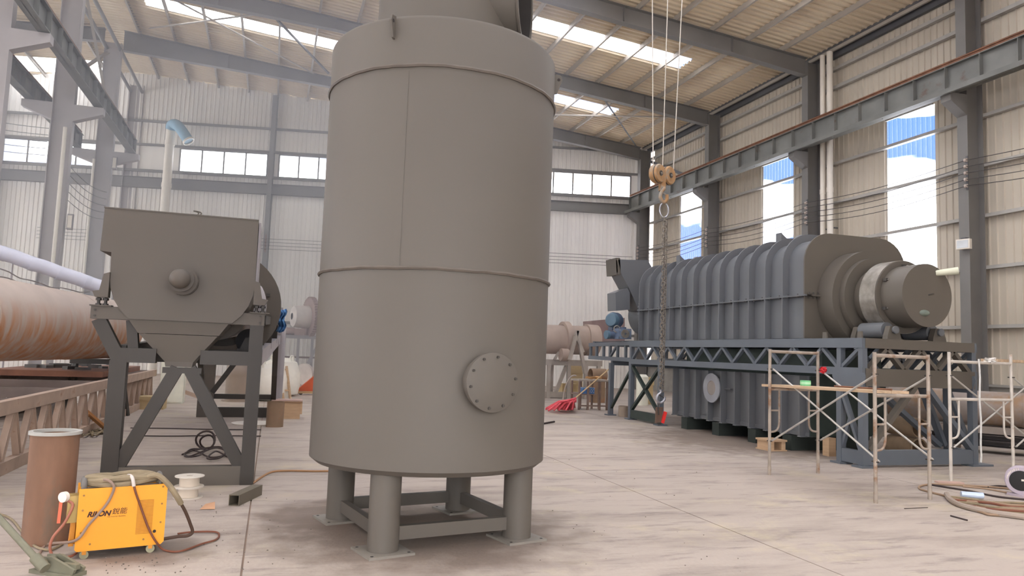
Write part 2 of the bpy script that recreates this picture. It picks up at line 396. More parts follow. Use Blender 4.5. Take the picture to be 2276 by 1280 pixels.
# ------------------------------------------------------------------ columns
def hcol(name, x, y, z1, label, group, b=.3, h=.55, brackets=(), m=STEEL):
    t = thing(name, label, 'column', (x,y,0), 0, group)
    part('shaft', MB().ibeam((x,y,0),(x,y,z1), b, h, .014, .022, up=(1,0,0)), m, t)
    part('base_plate', MB().box((x,y,.02),(h+.2,b+.2,.04)), m, t)
    for sgn, z, ln in brackets:
        e = x + sgn*(h/2); f = x + sgn*(h/2+ln)
        part('bracket', MB().prism([(e,y-b/2,z),(f,y-b/2,z),(f,y-b/2,z-.22),(e,y-b/2,z-.55)], (0,b,0)), m, t)
    return t
RC = ['H column on the right wall nearest the camera, floodlight on its flank','H column of the right wall behind the two cream downpipes','H column of the right wall two bays short of the corner with end windows','H column in the far right corner where side wall meets end wall']
for y, lb in zip(COLY, RC):
    hcol('steel_column', 17.25, y, roofz(17.25)-.3, 'grey steel '+lb, 'columns along the right wall', brackets=((-1,8.72,.55),))
LC = ['H column with white conduit, second crane bracket from the end wall','H column carrying the ends of both left crane girders','H column at the end wall left of the tall white duct']
for y, z1, lb, bk in ((26.63, 13.6, LC[0], ((1,9.0,.85),(-1,9.0,.85))), (32.7, 13.5, LC[1], ((1,9.0,.95),(-1,9.0,.95))), (38.2, 13.6, LC[2], ())):
    hcol('steel_column', -6.85, y, z1, 'tall grey steel '+lb, 'interior columns on the left', .3, .62, bk, STEELP)
hcol('steel_column', -6.85, 20.57, 13.6, 'grey steel H column whose crane bracket shows at the upper left edge', 'interior columns on the left', .3, .62, ((1,9.0,.85),(-1,9.0,.85)), STEELP)
hcol('steel_column', -12.9, 38.9, 13.0, 'slim grey steel column at the far left end of the end wall', 'interior columns on the left', .3, .4)

# ------------------------------------------------------------------ rafters
def rafter(y, label, xs, zb):
    t = thing('roof_rafter', label, 'rafter', (xs[0], y, zb[0]), 0, 'roof rafters')
    n = len(xs); zt = [roofz(x)-.225 for x in xs]
    poly = [(x,y-.008,z) for x, z in zip(xs, zb)] + [(x,y-.008,z) for x, z in reversed(list(zip(xs, zt)))]
    part('web', MB().prism(poly, (0,.016,0)), STEEL, t)
    for nm, zz in (('bottom_flange', zb), ('top_flange', zt)):
        mb = MB()
        pr = [(x,y-.13,z) for x, z in zip(xs, zz)]
        for i in range(n-1): mb.add([pr[i], pr[i+1], V(pr[i+1])+V((0,.26,0)), V(pr[i])+V((0,.26,0)), V(pr[i])+V((0,0,.02)), V(pr[i+1])+V((0,0,.02)), V(pr[i+1])+V((0,.26,.02)), V(pr[i])+V((0,.26,.02))], [(0,1,2,3),(4,7,6,5),(0,4,5,1),(2,6,7,3),(1,5,6,2),(3,7,4,0)])
        part(nm, mb, STEEL, t)
    for i in range(1, n-1): part('stiffener', MB().box((xs[i],y,(zb[i]+zt[i])/2),(.014,.24,zt[i]-zb[i]-.03)), STEEL, t)
    return t
rx = [17.0, 14.0, 10.0, 5.8, 1.5, -2.5, -6.5]; rz_ = [11.42, 11.74, 12.08, 12.5, 12.93, 13.08, 13.22]
rafter(20.57, 'grey rafter nearest the camera, running down to the downpipe column', rx, rz_)
rafter(26.63, 'grey middle rafter between the two skylight rows', rx, rz_)
rafter(32.7, 'grey rafter closest to the end wall windows', rx, rz_)
lx = [-7.2, -11.0, -15.0, -20.0, -24.0]
for y, lb in ((26.63,'grey rafter of the left aisle beside the white conduit column'),(32.7,'grey rafter of the left aisle beside the crane girder ends')):
    rafter(y, lb, lx, [roofz(x)-.75 for x in lx])
def brace(p, q, label, r=.028, m=None):
    return solo('roof_brace', MB().angle(p, q, .07), m or PURL, label, 'brace', group='diagonal roof braces')
def rp(x, y, dz=-.32): return V((x, y, roofz(x)+dz))
brace(rp(-5.4,27.0), rp(1.0,32.3), 'pale diagonal roof brace in the left bay, running down to the right')
brace(rp(-5.4,31.4), rp(-.9,27.1,-.4), 'pale diagonal roof brace in the left bay, rising to the right')
brace(rp(12.2,27.1), rp(16.6,32.3), 'dark diagonal roof brace right of the tank, running down to the right', m=STEELD)
brace(rp(9.8,31.8), rp(16.3,27.3,-.4), 'pale diagonal roof brace right of the tank, rising to the right')
brace(rp(1.6,31.9), rp(-.6,27.6), 'short dark roof brace beside the skylight left of the tank', m=STEELD)
solo('wall_brace', MB().angle((17.4,27.2,9.1),(17.4,32.3,11.3), .14, .012), STEELD, 'dark steel diagonal wall brace above the crane girder near the far corner', 'brace')
for dx in (-.25, .25):
    solo('tie_pipe', MB().cyl((-6.85+dx,20.9,13.25),(-6.85+dx,38,13.25), .07, 10), STEEL, ('left' if dx < 0 else 'right') + ' one of the twin grey tie pipes over the interior columns', 'pipe', group='tie pipes')
solo('column_brace', MB().angle((-6.6,26.9,13.0),(-6.6,32.4,9.9), .1), PURL, 'pale brace falling from the conduit column to the crane girder column', 'brace')
solo('column_brace', MB().angle((-6.95,26.9,9.9),(-6.95,32.4,13.0), .1), PURL, 'pale brace rising from the conduit column to the crane girder column', 'brace')

# ------------------------------------------------------------------ crane runways
def girder(x, y0, y1, zb, h, label, side, step=1.01, lower=True):
    t = thing('crane_girder', label, 'girder', (x, y0, zb), 0, 'crane runway girders')
    part('web', MB().box2((x-.008,y0,zb),(x+.008,y1,zb+h)), GIRDER, t)
    part('top_flange', MB().box2((x-.12,y0,zb+h-.025),(x+.12,y1,zb+h)), GIRDER, t)
    part('bottom_flange', MB().box2((x-.14,y0,zb),(x+.14,y1,zb+.022)), GIRDER, t)
    part('rail', MB().sect((x,y0,zb+h+.07),(x,y1,zb+h+.07), [(-.065,-.07),(.065,-.07),(.02,-.045),(.02,.03),(.045,.035),(.045,.07),(-.045,.07),(-.045,.035),(-.02,.03),(-.02,-.045)]), RAIL, t)
    y = y0 + step/2
    while y < y1:
        for sg in (-1, 1): part('stiffener', MB().box((x+sg*.07,y,zb+h/2),(.125,.014,h-.05)), GIRDER, t)
        y += step
    if lower:
        part('guide_channel', MB().chan((x-side*.28,y0,zb-.02),(x-side*.28,y1,zb-.02), .09, .13), GIRDER, t)
        y = y0+.7
        while y < y1:
            part('channel_hanger', MB().box((x-side*.2,y,zb-.01),(.2,.05,.1)), GIRDER, t); y += 2.0
    return t
girder(16.6, 8.0, 32.9, 8.74, .74, 'long grey green crane girder along the right wall with a rusty rail', 1)
girder(-5.85, 18.0, 32.9, 9.02, .6, 'weathered crane girder on the right side of the interior columns', 1, lower=False)
girder(-7.8, 18.0, 32.9, 9.02, .6, 'weathered crane girder on the left side of the interior columns', -1, lower=False)

# ------------------------------------------------------------------ tank
TANKM = mat('warm_grey_tank_paint', (91,85,78), .62, var=.035, scale=.8, bump=.04, bscale=8)
TANKB = mat('weld_bead', (92,84,76), .55, var=.1, scale=12)
PLATE = mat('base_plate_steel', (128,122,114), .6, var=.12, scale=6)
DARKIN = mat('dark_inside', (44,40,38), .8)
BOLT = mat('dark_bolt', (70,66,62), .5, .3)
TX, TY = 1.325, 6.31; TR = .983
tk = thing('storage_tank', 'tall warm grey cylindrical steel tank standing on four pipe legs', 'tank', (TX,TY,0))
part('shell', MB().lathe([(.2,.60),(TR-.05,.58),(TR,.62),(TR,4.03),(TR-.02,4.06),(.5,4.1)], (TX,TY,0), (0,0,1), 96), TANKM, tk, True)
for z in (2.11, 3.66):
    ring = [V((TX+(TR+.003)*cos(2*pi*i/120), TY+(TR+.003)*sin(2*pi*i/120), z+.0015*sin(i*1.7)+.002*sin(i*.61))) for i in range(120)]
    part('weld_seam', MB().tube(ring, .016, 6, True), TANKB, tk, True)
a_ = radians(-118); part('weld_seam', MB().tube([V((TX+TR*cos(a_),TY+TR*sin(a_),2.11+.1*i)) for i in range(16)], .0025, 5), TANKM, tk, True)
part('collar', MB().lathe([(.61,4.06),(.61,5.0),(.58,5.0),(.58,4.06)], (TX,TY,0), (0,0,1), 64), TANKM, tk, True)
nd = V((sin(radians(117)), cos(radians(117)), 0)); n0 = V((TX,TY,4.69))
part('nozzle', MB().pipe(n0+nd*.2, n0+nd*.70, .47, .455, 48), TANKM, tk, True)
part('nozzle_lining', MB().lathe([(.452,.21),(.452,.69)], n0, nd, 48), DARKIN, tk, True)
part('nozzle_lip', MB().pipe(n0+nd*.685, n0+nd*.705, .485, .455, 48), TANKM, tk, True)
legs = [(-.45,-.67),(.67,-.45),(.45,.67),(-.67,.45)]
lp = [V((TX+a, TY+b, 0)) for a, b in legs]
for i, p in enumerate(lp):
    part('leg', MB().cyl(p+V((0,0,.018)), p+V((0,0,.6)), .117, 40), TANKM, tk, True)
    rot = Matrix.Rotation(atan2(legs[i][1], legs[i][0])+pi/4+radians(4), 3, 'Z')
    bp = part('base_plate', MB().box(p+V((0,0,.009)), (.36,.36,.018), rot), PLATE, tk)
    for a in (-1,1):
        for b in (-1,1): q = p + rot @ V((a*.145,b*.145,.018)); part('bolt_hole', MB().cyl(q, q+V((0,0,.0015)), .012, 10), DARKIN, bp)
for i in range(4):
    a, b = lp[i], lp[(i+1) % 4]; d = (b-a).normalized()
    part('tie_bar', MB().bar(a+d*.11+V((0,0,.135)), b-d*.11+V((0,0,.135)), .06, .1), TANKM, tk)
# manhole
ca = atan2(5.31-TY, 1.55-TX); cn = V((cos(ca), sin(ca), 0)); cp = V((TX,TY,1.285)) + cn*(TR-.02)
part('manhole_neck', MB().lathe([(.19,-.02),(.19,.1)], cp, cn, 40), TANKM, tk, True)
part('manhole_flange', MB().lathe([(.0,.08),(.215,.08),(.215,.105)], cp, cn, 48), TANKM, tk, True)
cv = part('manhole_cover', MB().lathe([(.215,.108),(.219,.11),(.219,.13),(.216,.132),(0,.132)], cp, cn, 48), TANKM, tk, True)
sd_ = V((-cn.y, cn.x, 0))
for i in range(10):
    t = 2*pi*(i+.25)/10; q = cp + cn*.132 + (sd_*cos(t)+V((0,0,1))*sin(t))*.19
    part('bolt', MB().cyl(q-cn*.002, q+cn*.012, .011, 6), BOLT, cv)
# lifting lugs
for az, z, nm in ((radians(216), 3.97, 'lug'), (radians(106), 3.93, 'lug')):
    u = V((sin(az), cos(az), 0)); s_ = V((u.y,-u.x,0)); p = V((TX,TY,z)) + u*(TR-.004)
    lg = part('lifting_lug', MB().prism([p-s_*.008-V((0,0,.1)), p-s_*.008+u*.03-V((0,0,.09)), p-s_*.008+u*.075+V((0,0,.03)), p-s_*.008+u*.06+V((0,0,.075)), p-s_*.008+V((0,0,.085))], s_*.016), TANKM, tk)
    q = p + u*.042 + V((0,0,.035)); part('lug_hole', MB().cyl(q-s_*.0095, q+s_*.0095, .014, 12), DARKIN, lg)

# ------------------------------------------------------------------ left machine: hooded drum cooler on its frame
GM = mat('grey_brown_machine_paint', (94,87,79), .58, var=.04, scale=.8)
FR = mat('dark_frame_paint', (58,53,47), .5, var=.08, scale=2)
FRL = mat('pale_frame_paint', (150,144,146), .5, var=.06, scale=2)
FY = 8.6
fm = thing('machine_stand', 'dark steel stand with V braces under the hooded machine on the left', 'stand', (-.84,9,0))
def fb(nm, p, q, w=.14, h=.14, m=FR, up=(0,1,0)): return part(nm, MB().bar(p, q, w, h, up), m, fm)
xl, xr = -1.5, -.17
bm = fb('front_beam', (-1.79,FY,1.775), (-.095,FY,1.775), .14, .13, GM, (0,0,1))
for x, z in ((-1.75,1.80),(-1.75,1.74),(-.14,1.81),(-.14,1.74)): part('bolt', MB().cyl((x,FY-.071,z),(x,FY-.082,z), .012, 6), BOLT, bm)
fb('post', (xl,FY,.0), (xl,FY,1.29), .16, .14); fb('post', (xr,FY,.0), (xr,FY,1.71), .14, .14)
fb('splay_strut', (-1.72,FY,1.71), (-1.48,FY,1.26), .13, .115); fb('splay_strut', (-1.42,FY+.05,1.71), (-1.38,FY+.05,1.40), .1, .1)
fb('middle_beam', (xl,FY,1.345), (-1.15,FY,1.345), .126, .15, FR, (0,0,1)); fb('middle_beam', (-.72,FY,1.345), (xr,FY,1.345), .126, .15, FR, (0,0,1))
fb('middle_beam', (xl,9.16,1.345), (xr,9.16,1.345), .1, .15, FR, (0,0,1)); fb('apex_tie', (-1.08,FY,1.2), (-.70,FY,1.2), .10, .06, FR, (0,0,1)); fb('diagonal', (-.94,FY,1.225), (-1.46,FY,.14), .13, .108); fb('diagonal', (-.82,FY,1.225), (-.22,FY,.14), .13, .106)
fb('sill_beam', (xl-.05,FY,.1), (xr+.07,FY,.1), .12, .2, GM, (0,0,1))
RY = 16.4; dx_ = .26
def sz(y): return 1.36 + (y-FY)/7.8*.27
for x in (-1.5, -.14):
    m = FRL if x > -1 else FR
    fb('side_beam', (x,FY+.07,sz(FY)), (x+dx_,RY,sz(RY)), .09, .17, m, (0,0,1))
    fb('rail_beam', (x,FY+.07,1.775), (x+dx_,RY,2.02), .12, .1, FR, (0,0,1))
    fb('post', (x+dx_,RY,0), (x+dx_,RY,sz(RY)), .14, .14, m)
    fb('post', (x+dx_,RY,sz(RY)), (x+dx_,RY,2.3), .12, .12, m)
    fb('diagonal', (x+dx_-.02,RY,.2), (x+dx_*.8,RY-1.5,sz(RY-1.5)), .1, .1, FR)
    fb('floor_beam', (x,FY+.07,.09), (x+dx_,RY,.09), .1, .16, FR, (0,0,1)) if x > 9 else None
    for yy in (11.2, 13.8): fb('short_post', (x+dx_*(yy-FY)/7.8,yy,sz(yy)), (x+dx_*(yy-FY)/7.8,yy,1.86), .09, .09, FR)
fb('sill_beam', (-1.5+dx_,RY,.1), (-.14+dx_,RY,.1), .14, .2, FR, (0,0,1)); fb('sill_beam', (-1.5+dx_,RY,.42), (-.14+dx_,RY,.42), .1, .1, FR, (0,0,1))
fb('rear_beam', (-1.5+dx_,RY,sz(RY)), (-.14+dx_,RY,sz(RY)), .1, .16, FR, (0,0,1))
fb('wide_post', (-1.22,RY,0), (-1.22,RY,1.2), .3, .2, GM); fb('diagonal', (-1.1,RY-.05,.5), (-.42,RY-.05,1.55), .1, .12, FR)
for yy, zz in ((10.2,1.5),(12.6,1.55)): fb('cross_beam', (-1.45,yy,zz), (-.1,yy,zz), .08, .12, FR, (0,0,1))
for zz in (1.28, 1.42): fb('cross_rail', (-.9,11,zz+.05), (-.12,11,zz+.05), .05, .03, FRL, (0,0,1))

hd = thing('machine_hood', 'grey brown boxy machine hood with funnel and round nozzle, on the left frame', 'machine', (-.95,9,1.2))
cx_, zc = -.925, 2.52; r_ = .70
arc = [V((cx_+r_*cos(t)*1.0, 8.50, 2.18+ (.62)*sin(t))) for t in [ -pi*i/16 for i in range(0, 17)]]
poly = [V((-1.735,8.5,2.86)), V((-1.745,8.5,2.41)), V((-1.64,8.5,2.40)), V((-1.635,8.5,2.15))] + [V((-.925-.71*cos(t), 8.5, 2.15-.62*sin(t))) for t in [pi*i/16 for i in range(1,16)]] + [V((-.215,8.5,2.15)), V((-.222,8.5,2.86))]
poly = [V((p.x, 8.5, max(p.z, 1.72))) for p in poly]
part('body', MB().prism(poly, (0,.78,0)), GM, hd)
part('top_edge', MB().bar((-1.74,8.502,2.863),(-.22,8.502,2.863), .02, .012), GM, hd)
part('side_strip', MB().box((-.205,8.9,2.5),(.02,.75,.68)), FRL, hd)
part('eye_hook', MB().tube(spline([(-.93,8.9,2.86),(-.875,8.9,2.95),(-.93,8.9,2.97),(-.845,8.9,2.95),(-.93,8.9,2.86)],5), .008, 6), GM, hd)
nz_ = part('nozzle_flange', MB().pipe((-.93,8.5,2.14),(-.93,8.45,2.14), .15, .06, 32), GM, hd, True)
part('nozzle_flange', MB().pipe((-.93,8.44,2.14),(-.93,8.40,2.14), .145, .06, 32), GM, hd, True)
part('nozzle_pipe', MB().cyl((-.93,8.5,2.14),(-.93,8.17,2.14), .09, 28), GM, hd, True)
part('nozzle_ring', MB().pipe((-.93,8.26,2.14),(-.93,8.235,2.14), .125, .08, 28), GM, hd, True)
part('ball_cap', MB().sphere((-.93,8.13,2.14), .10, 20, 12), GM, hd, True)
part('outlet_pipe', MB().cyl((-.93,8.25,2.16),(-.90,8.2,2.21), .05, 16), GM, hd, True)
# funnel
FN = lambda z, x0, x1, y0, y1: [V((x0,y0,z)), V((x1,y0,z)), V((x1,y1,z)), V((x0,y1,z))]
def frus(a, b): 
    m = MB(); m.add(a+b, [(0,1,2,3),(7,6,5,4),(0,4,5,1),(1,5,6,2),(2,6,7,3),(3,7,4,0)]); return m
part('funnel_rim', frus(FN(1.71,-1.43,-.46,8.53,9.2), FN(1.58,-1.34,-.55,8.55,9.15)), GM, hd)
part('funnel', frus(FN(1.575,-1.33,-.56,8.55,9.15), FN(1.29,-1.07,-.79,8.6,9.0)), GM, hd)
part('funnel_spout', frus(FN(1.29,-1.07,-.79,8.6,9.0), FN(1.235,-1.06,-.80,8.6,9.0)), GM, hd)
# side brackets on jack bolts
for sx, x0 in ((-1,-1.63),(1,-.22)):
    lg = part('side_bracket', MB().prism([V((x0,8.46,2.19)), V((x0,8.46,1.93)), V((x0+sx*.12,8.46,1.93)), V((x0+sx*.15,8.46,1.99)), V((x0+sx*.085,8.46,2.0)), V((x0+sx*.055,8.46,2.17))], (0,.12,0)), GM, hd)
    for ddx in (.035, .1):
        part('jack_bolt', MB().cyl((x0+sx*ddx,8.56,1.84),(x0+sx*ddx,8.56,1.94), .016, 10), BOLT, lg)
        part('nut', MB().cyl((x0+sx*ddx,8.56,1.90),(x0+sx*ddx,8.56,1.925), .03, 6), BOLT, lg); part('nut', MB().cyl((x0+sx*ddx,8.56,1.843),(x0+sx*ddx,8.56,1.868), .03, 6), BOLT, lg)
    part('jack_pad', MB().box((x0+sx*.07,8.56,1.846),(.2,.12,.012)), GM, lg)
dr = thing('cooler_drum', 'grey rotary drum with flanged ring behind the boxy hood on the left', 'drum', (-.5,12,1.9))
ax0 = V((-.72,9.3,2.02)); ax1 = V((-.50,16.2,2.24)); ad = (ax1-ax0).normalized()
part('shell', MB().lathe([(.3,0),(.5,.001),(.5,6.8),(.3,6.85)], ax0, ad, 40), FRL, dr, True)
part('flange_ring', MB().pipe(ax0+ad*.75+V((.08,0,-.06)), ax0+ad*.82+V((.08,0,-.06)), .70, .52, 48), GM, dr, True)
part('flange_clip', MB().box(ax0+ad*.72+V((.61,0,.1)), (.05,.05,.04)), BOLT, dr)
part('tyre', MB().pipe(ax0+ad*4.6, ax0+ad*4.8, .62, .5, 40), GM, dr, True)
part('end_cap', MB().lathe([(0,0),(.5,.001),(.5,.02),(.0,.021)], ax0-ad*.02, ad, 40), GM, dr, True)
ro = thing('support_roller', 'black support roller on a pedestal under the hooded machine', 'roller', (-.27,9.75,1.45))
part('wheel', MB().lathe([(.04,0),(.15,.001),(.15,.16),(.04,.161)], (-.27,9.55,1.54), (0,1,0), 32), mat('black_rubber', (34,33,34), .7), ro, True)
part('hub', MB().cyl((-.27,9.52,1.54),(-.27,9.74,1.54), .045, 16), BOLT, ro, True)
for y in (9.5, 9.76): part('pedestal', MB().prism([(-.37,y-.02,1.44),(-.17,y-.02,1.44),(-.23,y-.02,1.58),(-.31,y-.02,1.58)], (0,.04,0)), FR, ro)
part('pedestal_foot', MB().box((-.27,9.63,1.435),(.26,.34,.02)), FR, ro)
fb('roller_beam', (-1.45,9.63,1.375), (-.1,9.63,1.375), .3, .1, FR, (0,0,1))
RAG = mat('blue_rag', (84,130,176), .9, var=.3, scale=9)
rg = MB(); 
for i in range(7):
    for j in range(6):
        pass
vs = []; fs = []
for i in range(9):
    for j in range(9):
        u, v = i/8-.5, j/8
        vs.append(V((.12+u*.12+.02*sin(j*1.3), 12.2+.05*sin(i*2.1+j)+.03*cos(j*2.2), 2.06-v*.36+.05*abs(u))))
for i in range(8):
    for j in range(8): fs.append((i*9+j, (i+1)*9+j, (i+1)*9+j+1, i*9+j+1))
solo('rag', MB().add(vs, fs).add([p+V((0,.03,0)) for p in vs], [f[::-1] for f in fs]), RAG, 'blue cloth hanging beside the flanged drum ring of the left machine', 'cloth', smooth=True)
gr_ = thing('pale_post', 'pale grey upright post beside the rear post of the left machine', 'cylinder', (.2,17.2,0))  # stands for a pale post; its bottle shape is made up
part('body', MB().lathe([(0,.0),(.085,.001),(.085,1.75),(.06,1.84),(.035,1.88)], (.2,17.2,0), (0,0,1), 20), FRL, gr_, True); part('post_tip', MB().cyl((.2,17.2,1.86),(.2,17.2,1.95), .025, 10), BOLT, gr_, True)

# ------------------------------------------------------------------ big rusty pipe + wrapped duct on the left
RUSTP = mat('rolled_pipe_steel', (170,156,146), .6, var=.08, scale=2.0)
def rust_low(m, col, z0, z1):       # rust runs that sit on the lower half of the pipe
    t = m.node_tree; n = t.nodes; l = t.links.new; b = n['Principled BSDF']; src = b.inputs['Base Color'].links[0].from_socket
    co = n.new('ShaderNodeTexCoord'); sp_ = n.new('ShaderNodeSeparateXYZ'); l(co.outputs['Object'], sp_.inputs[0])
    mr = n.new('ShaderNodeMapRange'); mr.inputs[1].default_value = z0; mr.inputs[2].default_value = z1; mr.inputs[3].default_value = .95; mr.inputs[4].default_value = 0; l(sp_.outputs[2], mr.inputs[0])
    mp = n.new('ShaderNodeMapping'); mp.inputs['Scale'].default_value = (5,5,1.2); l(co.outputs['Object'], mp.inputs[0])
    z = n.new('ShaderNodeTexNoise'); z.inputs['Scale'].default_value = 1.3; z.inputs['Detail'].default_value = 7; z.inputs['Distortion'].default_value = .6; l(mp.outputs[0], z.inputs['Vector'])
    r = n.new('ShaderNodeValToRGB'); r.color_ramp.elements[0].position = .34; r.color_ramp.elements[1].position = .66; l(z.outputs[0], r.inputs[0])
    k = n.new('ShaderNodeMath'); k.operation = 'MULTIPLY'; l(r.outputs[0], k.inputs[0]); l(mr.outputs[0], k.inputs[1])
    x = n.new('ShaderNodeMix'); x.data_type = 'RGBA'; l(k.outputs[0], x.inputs[0]); l(src, x.inputs[6]); x.inputs[7].default_value = (*lin(col), 1); l(x.outputs[2], b.inputs['Base Color'])
rust_low(RUSTP, (168,110,62), -.15, .3)
P0_, P1_ = atD(0,711,10.5), atD(240,731,14.8); dp = (P1_-P0_).normalized(); P0x = P0_-dp*4.5; P1x = P1_+dp*.3
bp_ = thing('large_pipe', 'large rusty welded steel pipe lying across the left side behind the frames', 'pipe', P0_)
RP = 183/2/F_PX*10.5
part('wall', MB().pipe(P0x, P1x, RP, RP-.02, 64), RUSTP, bp_, True)
for k in (.35, .75): q = P0x.lerp(P1x, k); part('weld_seam', MB().tube([q + (dp.cross(V((0,0,1))).normalized()*cos(2*pi*i/48)+V((0,0,1))*sin(2*pi*i/48))*RP for i in range(48)], .008, 5, True), RUSTP, bp_)
for k in (.1, .93):
    q = P0x.lerp(P1x, k); s2 = dp.cross(V((0,0,1))).normalized(); zb = q.z-RP
    st = thing('pipe_trestle', ('nearer', 'farther')[(.1,.93).index(k)] + ' dark steel trestle carrying the large rusty pipe', 'stand', (q.x,q.y,0), atan2(s2.y, s2.x), 'pipe trestles')
    part('top_bar', MB().bar(q-s2*.5-V((0,0,RP+.06)), q+s2*.5-V((0,0,RP+.06)), .12, .1), FR, st)
    for sg in (-1, 1):
        for u in (-.3, .3):
            part('leg', MB().bar(V((q.x,q.y,0))+s2*sg*.5+dp*u, V((q.x,q.y,zb-.06))+s2*sg*.4, .07, .07), FR, st)
        part('saddle_block', MB().prism([q+s2*sg*.18-V((0,0,RP+.01))-dp*.05, q+s2*sg*.5-V((0,0,RP+.01))-dp*.05, q+s2*sg*.5-V((0,0,RP-.12))-dp*.05], dp*.1), FR, st)
FOIL = mat('foil_wrap', (192,194,208), .5, .0, var=.07, scale=3, bump=.3, bscale=5)
D0_, D1_ = atD(-60,540,14.0), atD(232,640,15.5)
dc = thing('wrapped_duct', 'pale foil wrapped duct running down above the large rusty pipe', 'duct', D0_)
dpts = [D0_.lerp(D1_, i/14)+V((0,0,.008*sin(i*1.9))) for i in range(15)]
part('sleeve', MB().tube(dpts, .14, 20), FOIL, dc, True)
for i in (3, 6, 9, 12):
    part('tape_band', MB().tube([dpts[i]-(D1_-D0_).normalized()*.05, dpts[i]+(D1_-D0_).normalized()*.05], .146, 20), mat('tape', (190,192,206), .4), dc, True)
dv = (D1_-D0_).normalized()
for i in (1, 4): st2 = V((dpts[i].x, dpts[i].y, 0)); part('support_rod', MB().cyl(st2, dpts[i]-V((0,0,.13)), .015, 8), FRL, dc)
for k, (a, b) in enumerate((((-40,600),(230,662)),((-30,585),(200,650)))):
    p, q = atD(*a,13.6), atD(*b,15.2); pts = [p.lerp(q,i/10)-V((0,0,.10*sin(pi*i/10)+.02*sin(i*2.2+k))) for i in range(11)]
    solo('hanging_cable', MB().tube(spline(pts,3), .012, 6), mat('grey_cable', (120,114,112), .7), ('lower' if k == 0 else 'upper')+' thin cable sagging under the foil wrapped duct', 'cable')
solo('conduit', MB().cyl((-6.7,26.38,.05),(-6.7,26.38,8.2), .06, 10), PVC, 'white plastic conduit up the second interior column from the end wall', 'conduit', group='white conduits')
solo('conduit', MB().cyl((-7.15,32.45,.05),(-7.15,32.45,8.6), .05, 10), PVC, 'thin white conduit on the left edge of the crane girder column', 'conduit', group='white conduits')
for x, y, z, lb in ((-6.38,26.6,5.2,'small grey switch box halfway up the conduit column'),(-6.4,32.4,8.5,'small grey junction box high on the crane girder column')):
    s = thing('switch_box', lb, 'box', (x,y,z), 0); part('case', MB().box((x,y,z),(.16,.14,.5)), FRL, s); part('cover', MB().box((x,y-.075,z),(.12,.015,.4)), PVC, s)
for x0, x1, tag_, n0_ in ((-11.8,-7.1,'left of the conduit column',5),(-6.3,-6.0,'',0)):
    for i in range(n0_):
        p, q = V((x0,31.5,8.6+.28*i)), V((x1-.15,26.7,7.3+.22*i)); pts = [p.lerp(q,j/8)-V((0,0,.12*sin(pi*j/8))) for j in range(9)]
        solo('power_wire', MB().tube(pts, .012, 5), STEELD, ('lowest','second lowest','middle','second highest','highest')[i]+' of five bare wires strung '+tag_+' in the left aisle', 'wire', group='bare power wires of the left aisle')
for i in range(5):
    p, q = V((-6.55,26.8,7.0-.27*i)), V((-6.6,32.4,7.3-.27*i)); pts = [p.lerp(q,j/8)-V((0,0,.16*sin(pi*j/8))) for j in range(9)]
    solo('power_wire', MB().tube(pts, .012, 5), STEELD, ('topmost','second','third','fourth','lowest')[i]+' of five bare wires between the two tall interior columns', 'wire', group='bare power wires between the columns')
# tall white duct on the end wall with blue elbow
ed = thing('wall_duct', 'tall white round duct on the end wall with a pale blue elbow on top', 'duct', (-5.0,37.4,0))
ex, ey = atY(371,400,37.0).x, 37.0
part('pipe', MB().cyl((ex,ey,0),(ex,ey,11.4), .2, 24), PVC, ed, True)
for z in (3,6,8.6,10.6): part('pipe_joint', MB().cyl((ex,ey,z),(ex,ey,z+.2), .225, 24), PVC, ed, True)
BLUE = mat('pale_blue_elbow', (126,166,190), .5)
part('elbow', MB().tube(spline([(ex,ey,11.35),(ex+.06,ey-.1,11.55),(ex+.3,ey-.3,11.5),(ex+.62,ey-.5,11.1),(ex+.85,ey-.6,10.75)],5), .24, 20), BLUE, ed, True)
part('elbow_lip', MB().pipe((ex+.83,ey-.59,10.78),(ex+.88,ey-.61,10.71), .26, .22, 24), PVC, ed, True)

# ------------------------------------------------------------------ weathered truss base lying on the floor, left
TRU = mat('weathered_truss_steel', (172,150,134), .8, var=.14, scale=3, rust=(128,84,58), rustpos=.66, rustscale=3)
TRD = mat('dark_truss_steel', (112,100,94), .8, var=.15, scale=3)
TXN, TXF = -2.72, -4.7; Y0, Y1 = 7.2, 20.2; ZT = .80
tb = thing('truss_base', 'long weathered steel truss base lying on the floor at left', 'frame', (-3.7,13,0))
for x, m in ((TXN,TRU),(TXF,TRD)):
    part('top_chord', MB().bar((x,Y0,ZT-.075),(x,Y1,ZT-.075), .1, .15), m, tb)
    part('bottom_chord', MB().bar((x,Y0,.07),(x,Y1,.07), .1, .14), m, tb)
    y = Y0+.2; k = 0
    while y < Y1-.6:
        part('web_diagonal', MB().chan((x,y,.14),(x,y+.27,ZT-.15), .07, .08, .01), m, tb); part('web_diagonal', MB().chan((x,y+.33,ZT-.15),(x,y+.6,.14), .07, .08, .01), m, tb)
        y += .66; k += 1
for y in (8.0, 9.9, 12.0, 14.2, 16.6, 19.9):
    part('cross_beam', MB().chan((TXN-.05,y,ZT-.08),(TXF+.05,y,ZT-.08), .06, .14), TRD, tb)
solo('steel_plate', MB().box2((-4.72,15.2,ZT+.005),(-2.9,19.2,ZT+.11)), mat('rusty_plate', (122,84,66), .85, var=.25, scale=2), 'rust brown steel slab lying across the weathered truss base', 'plate')
rgm = MB()
for i in range(14): p = V((-3.2-random.random()*1.3, 15.6+random.random()*2.8, ZT+.13)); rgm.box(p, (.08+random.random()*.3,.1+random.random()*.2,.04+random.random()*.08), Matrix.Rotation(random.random()*3,3,'Z'))
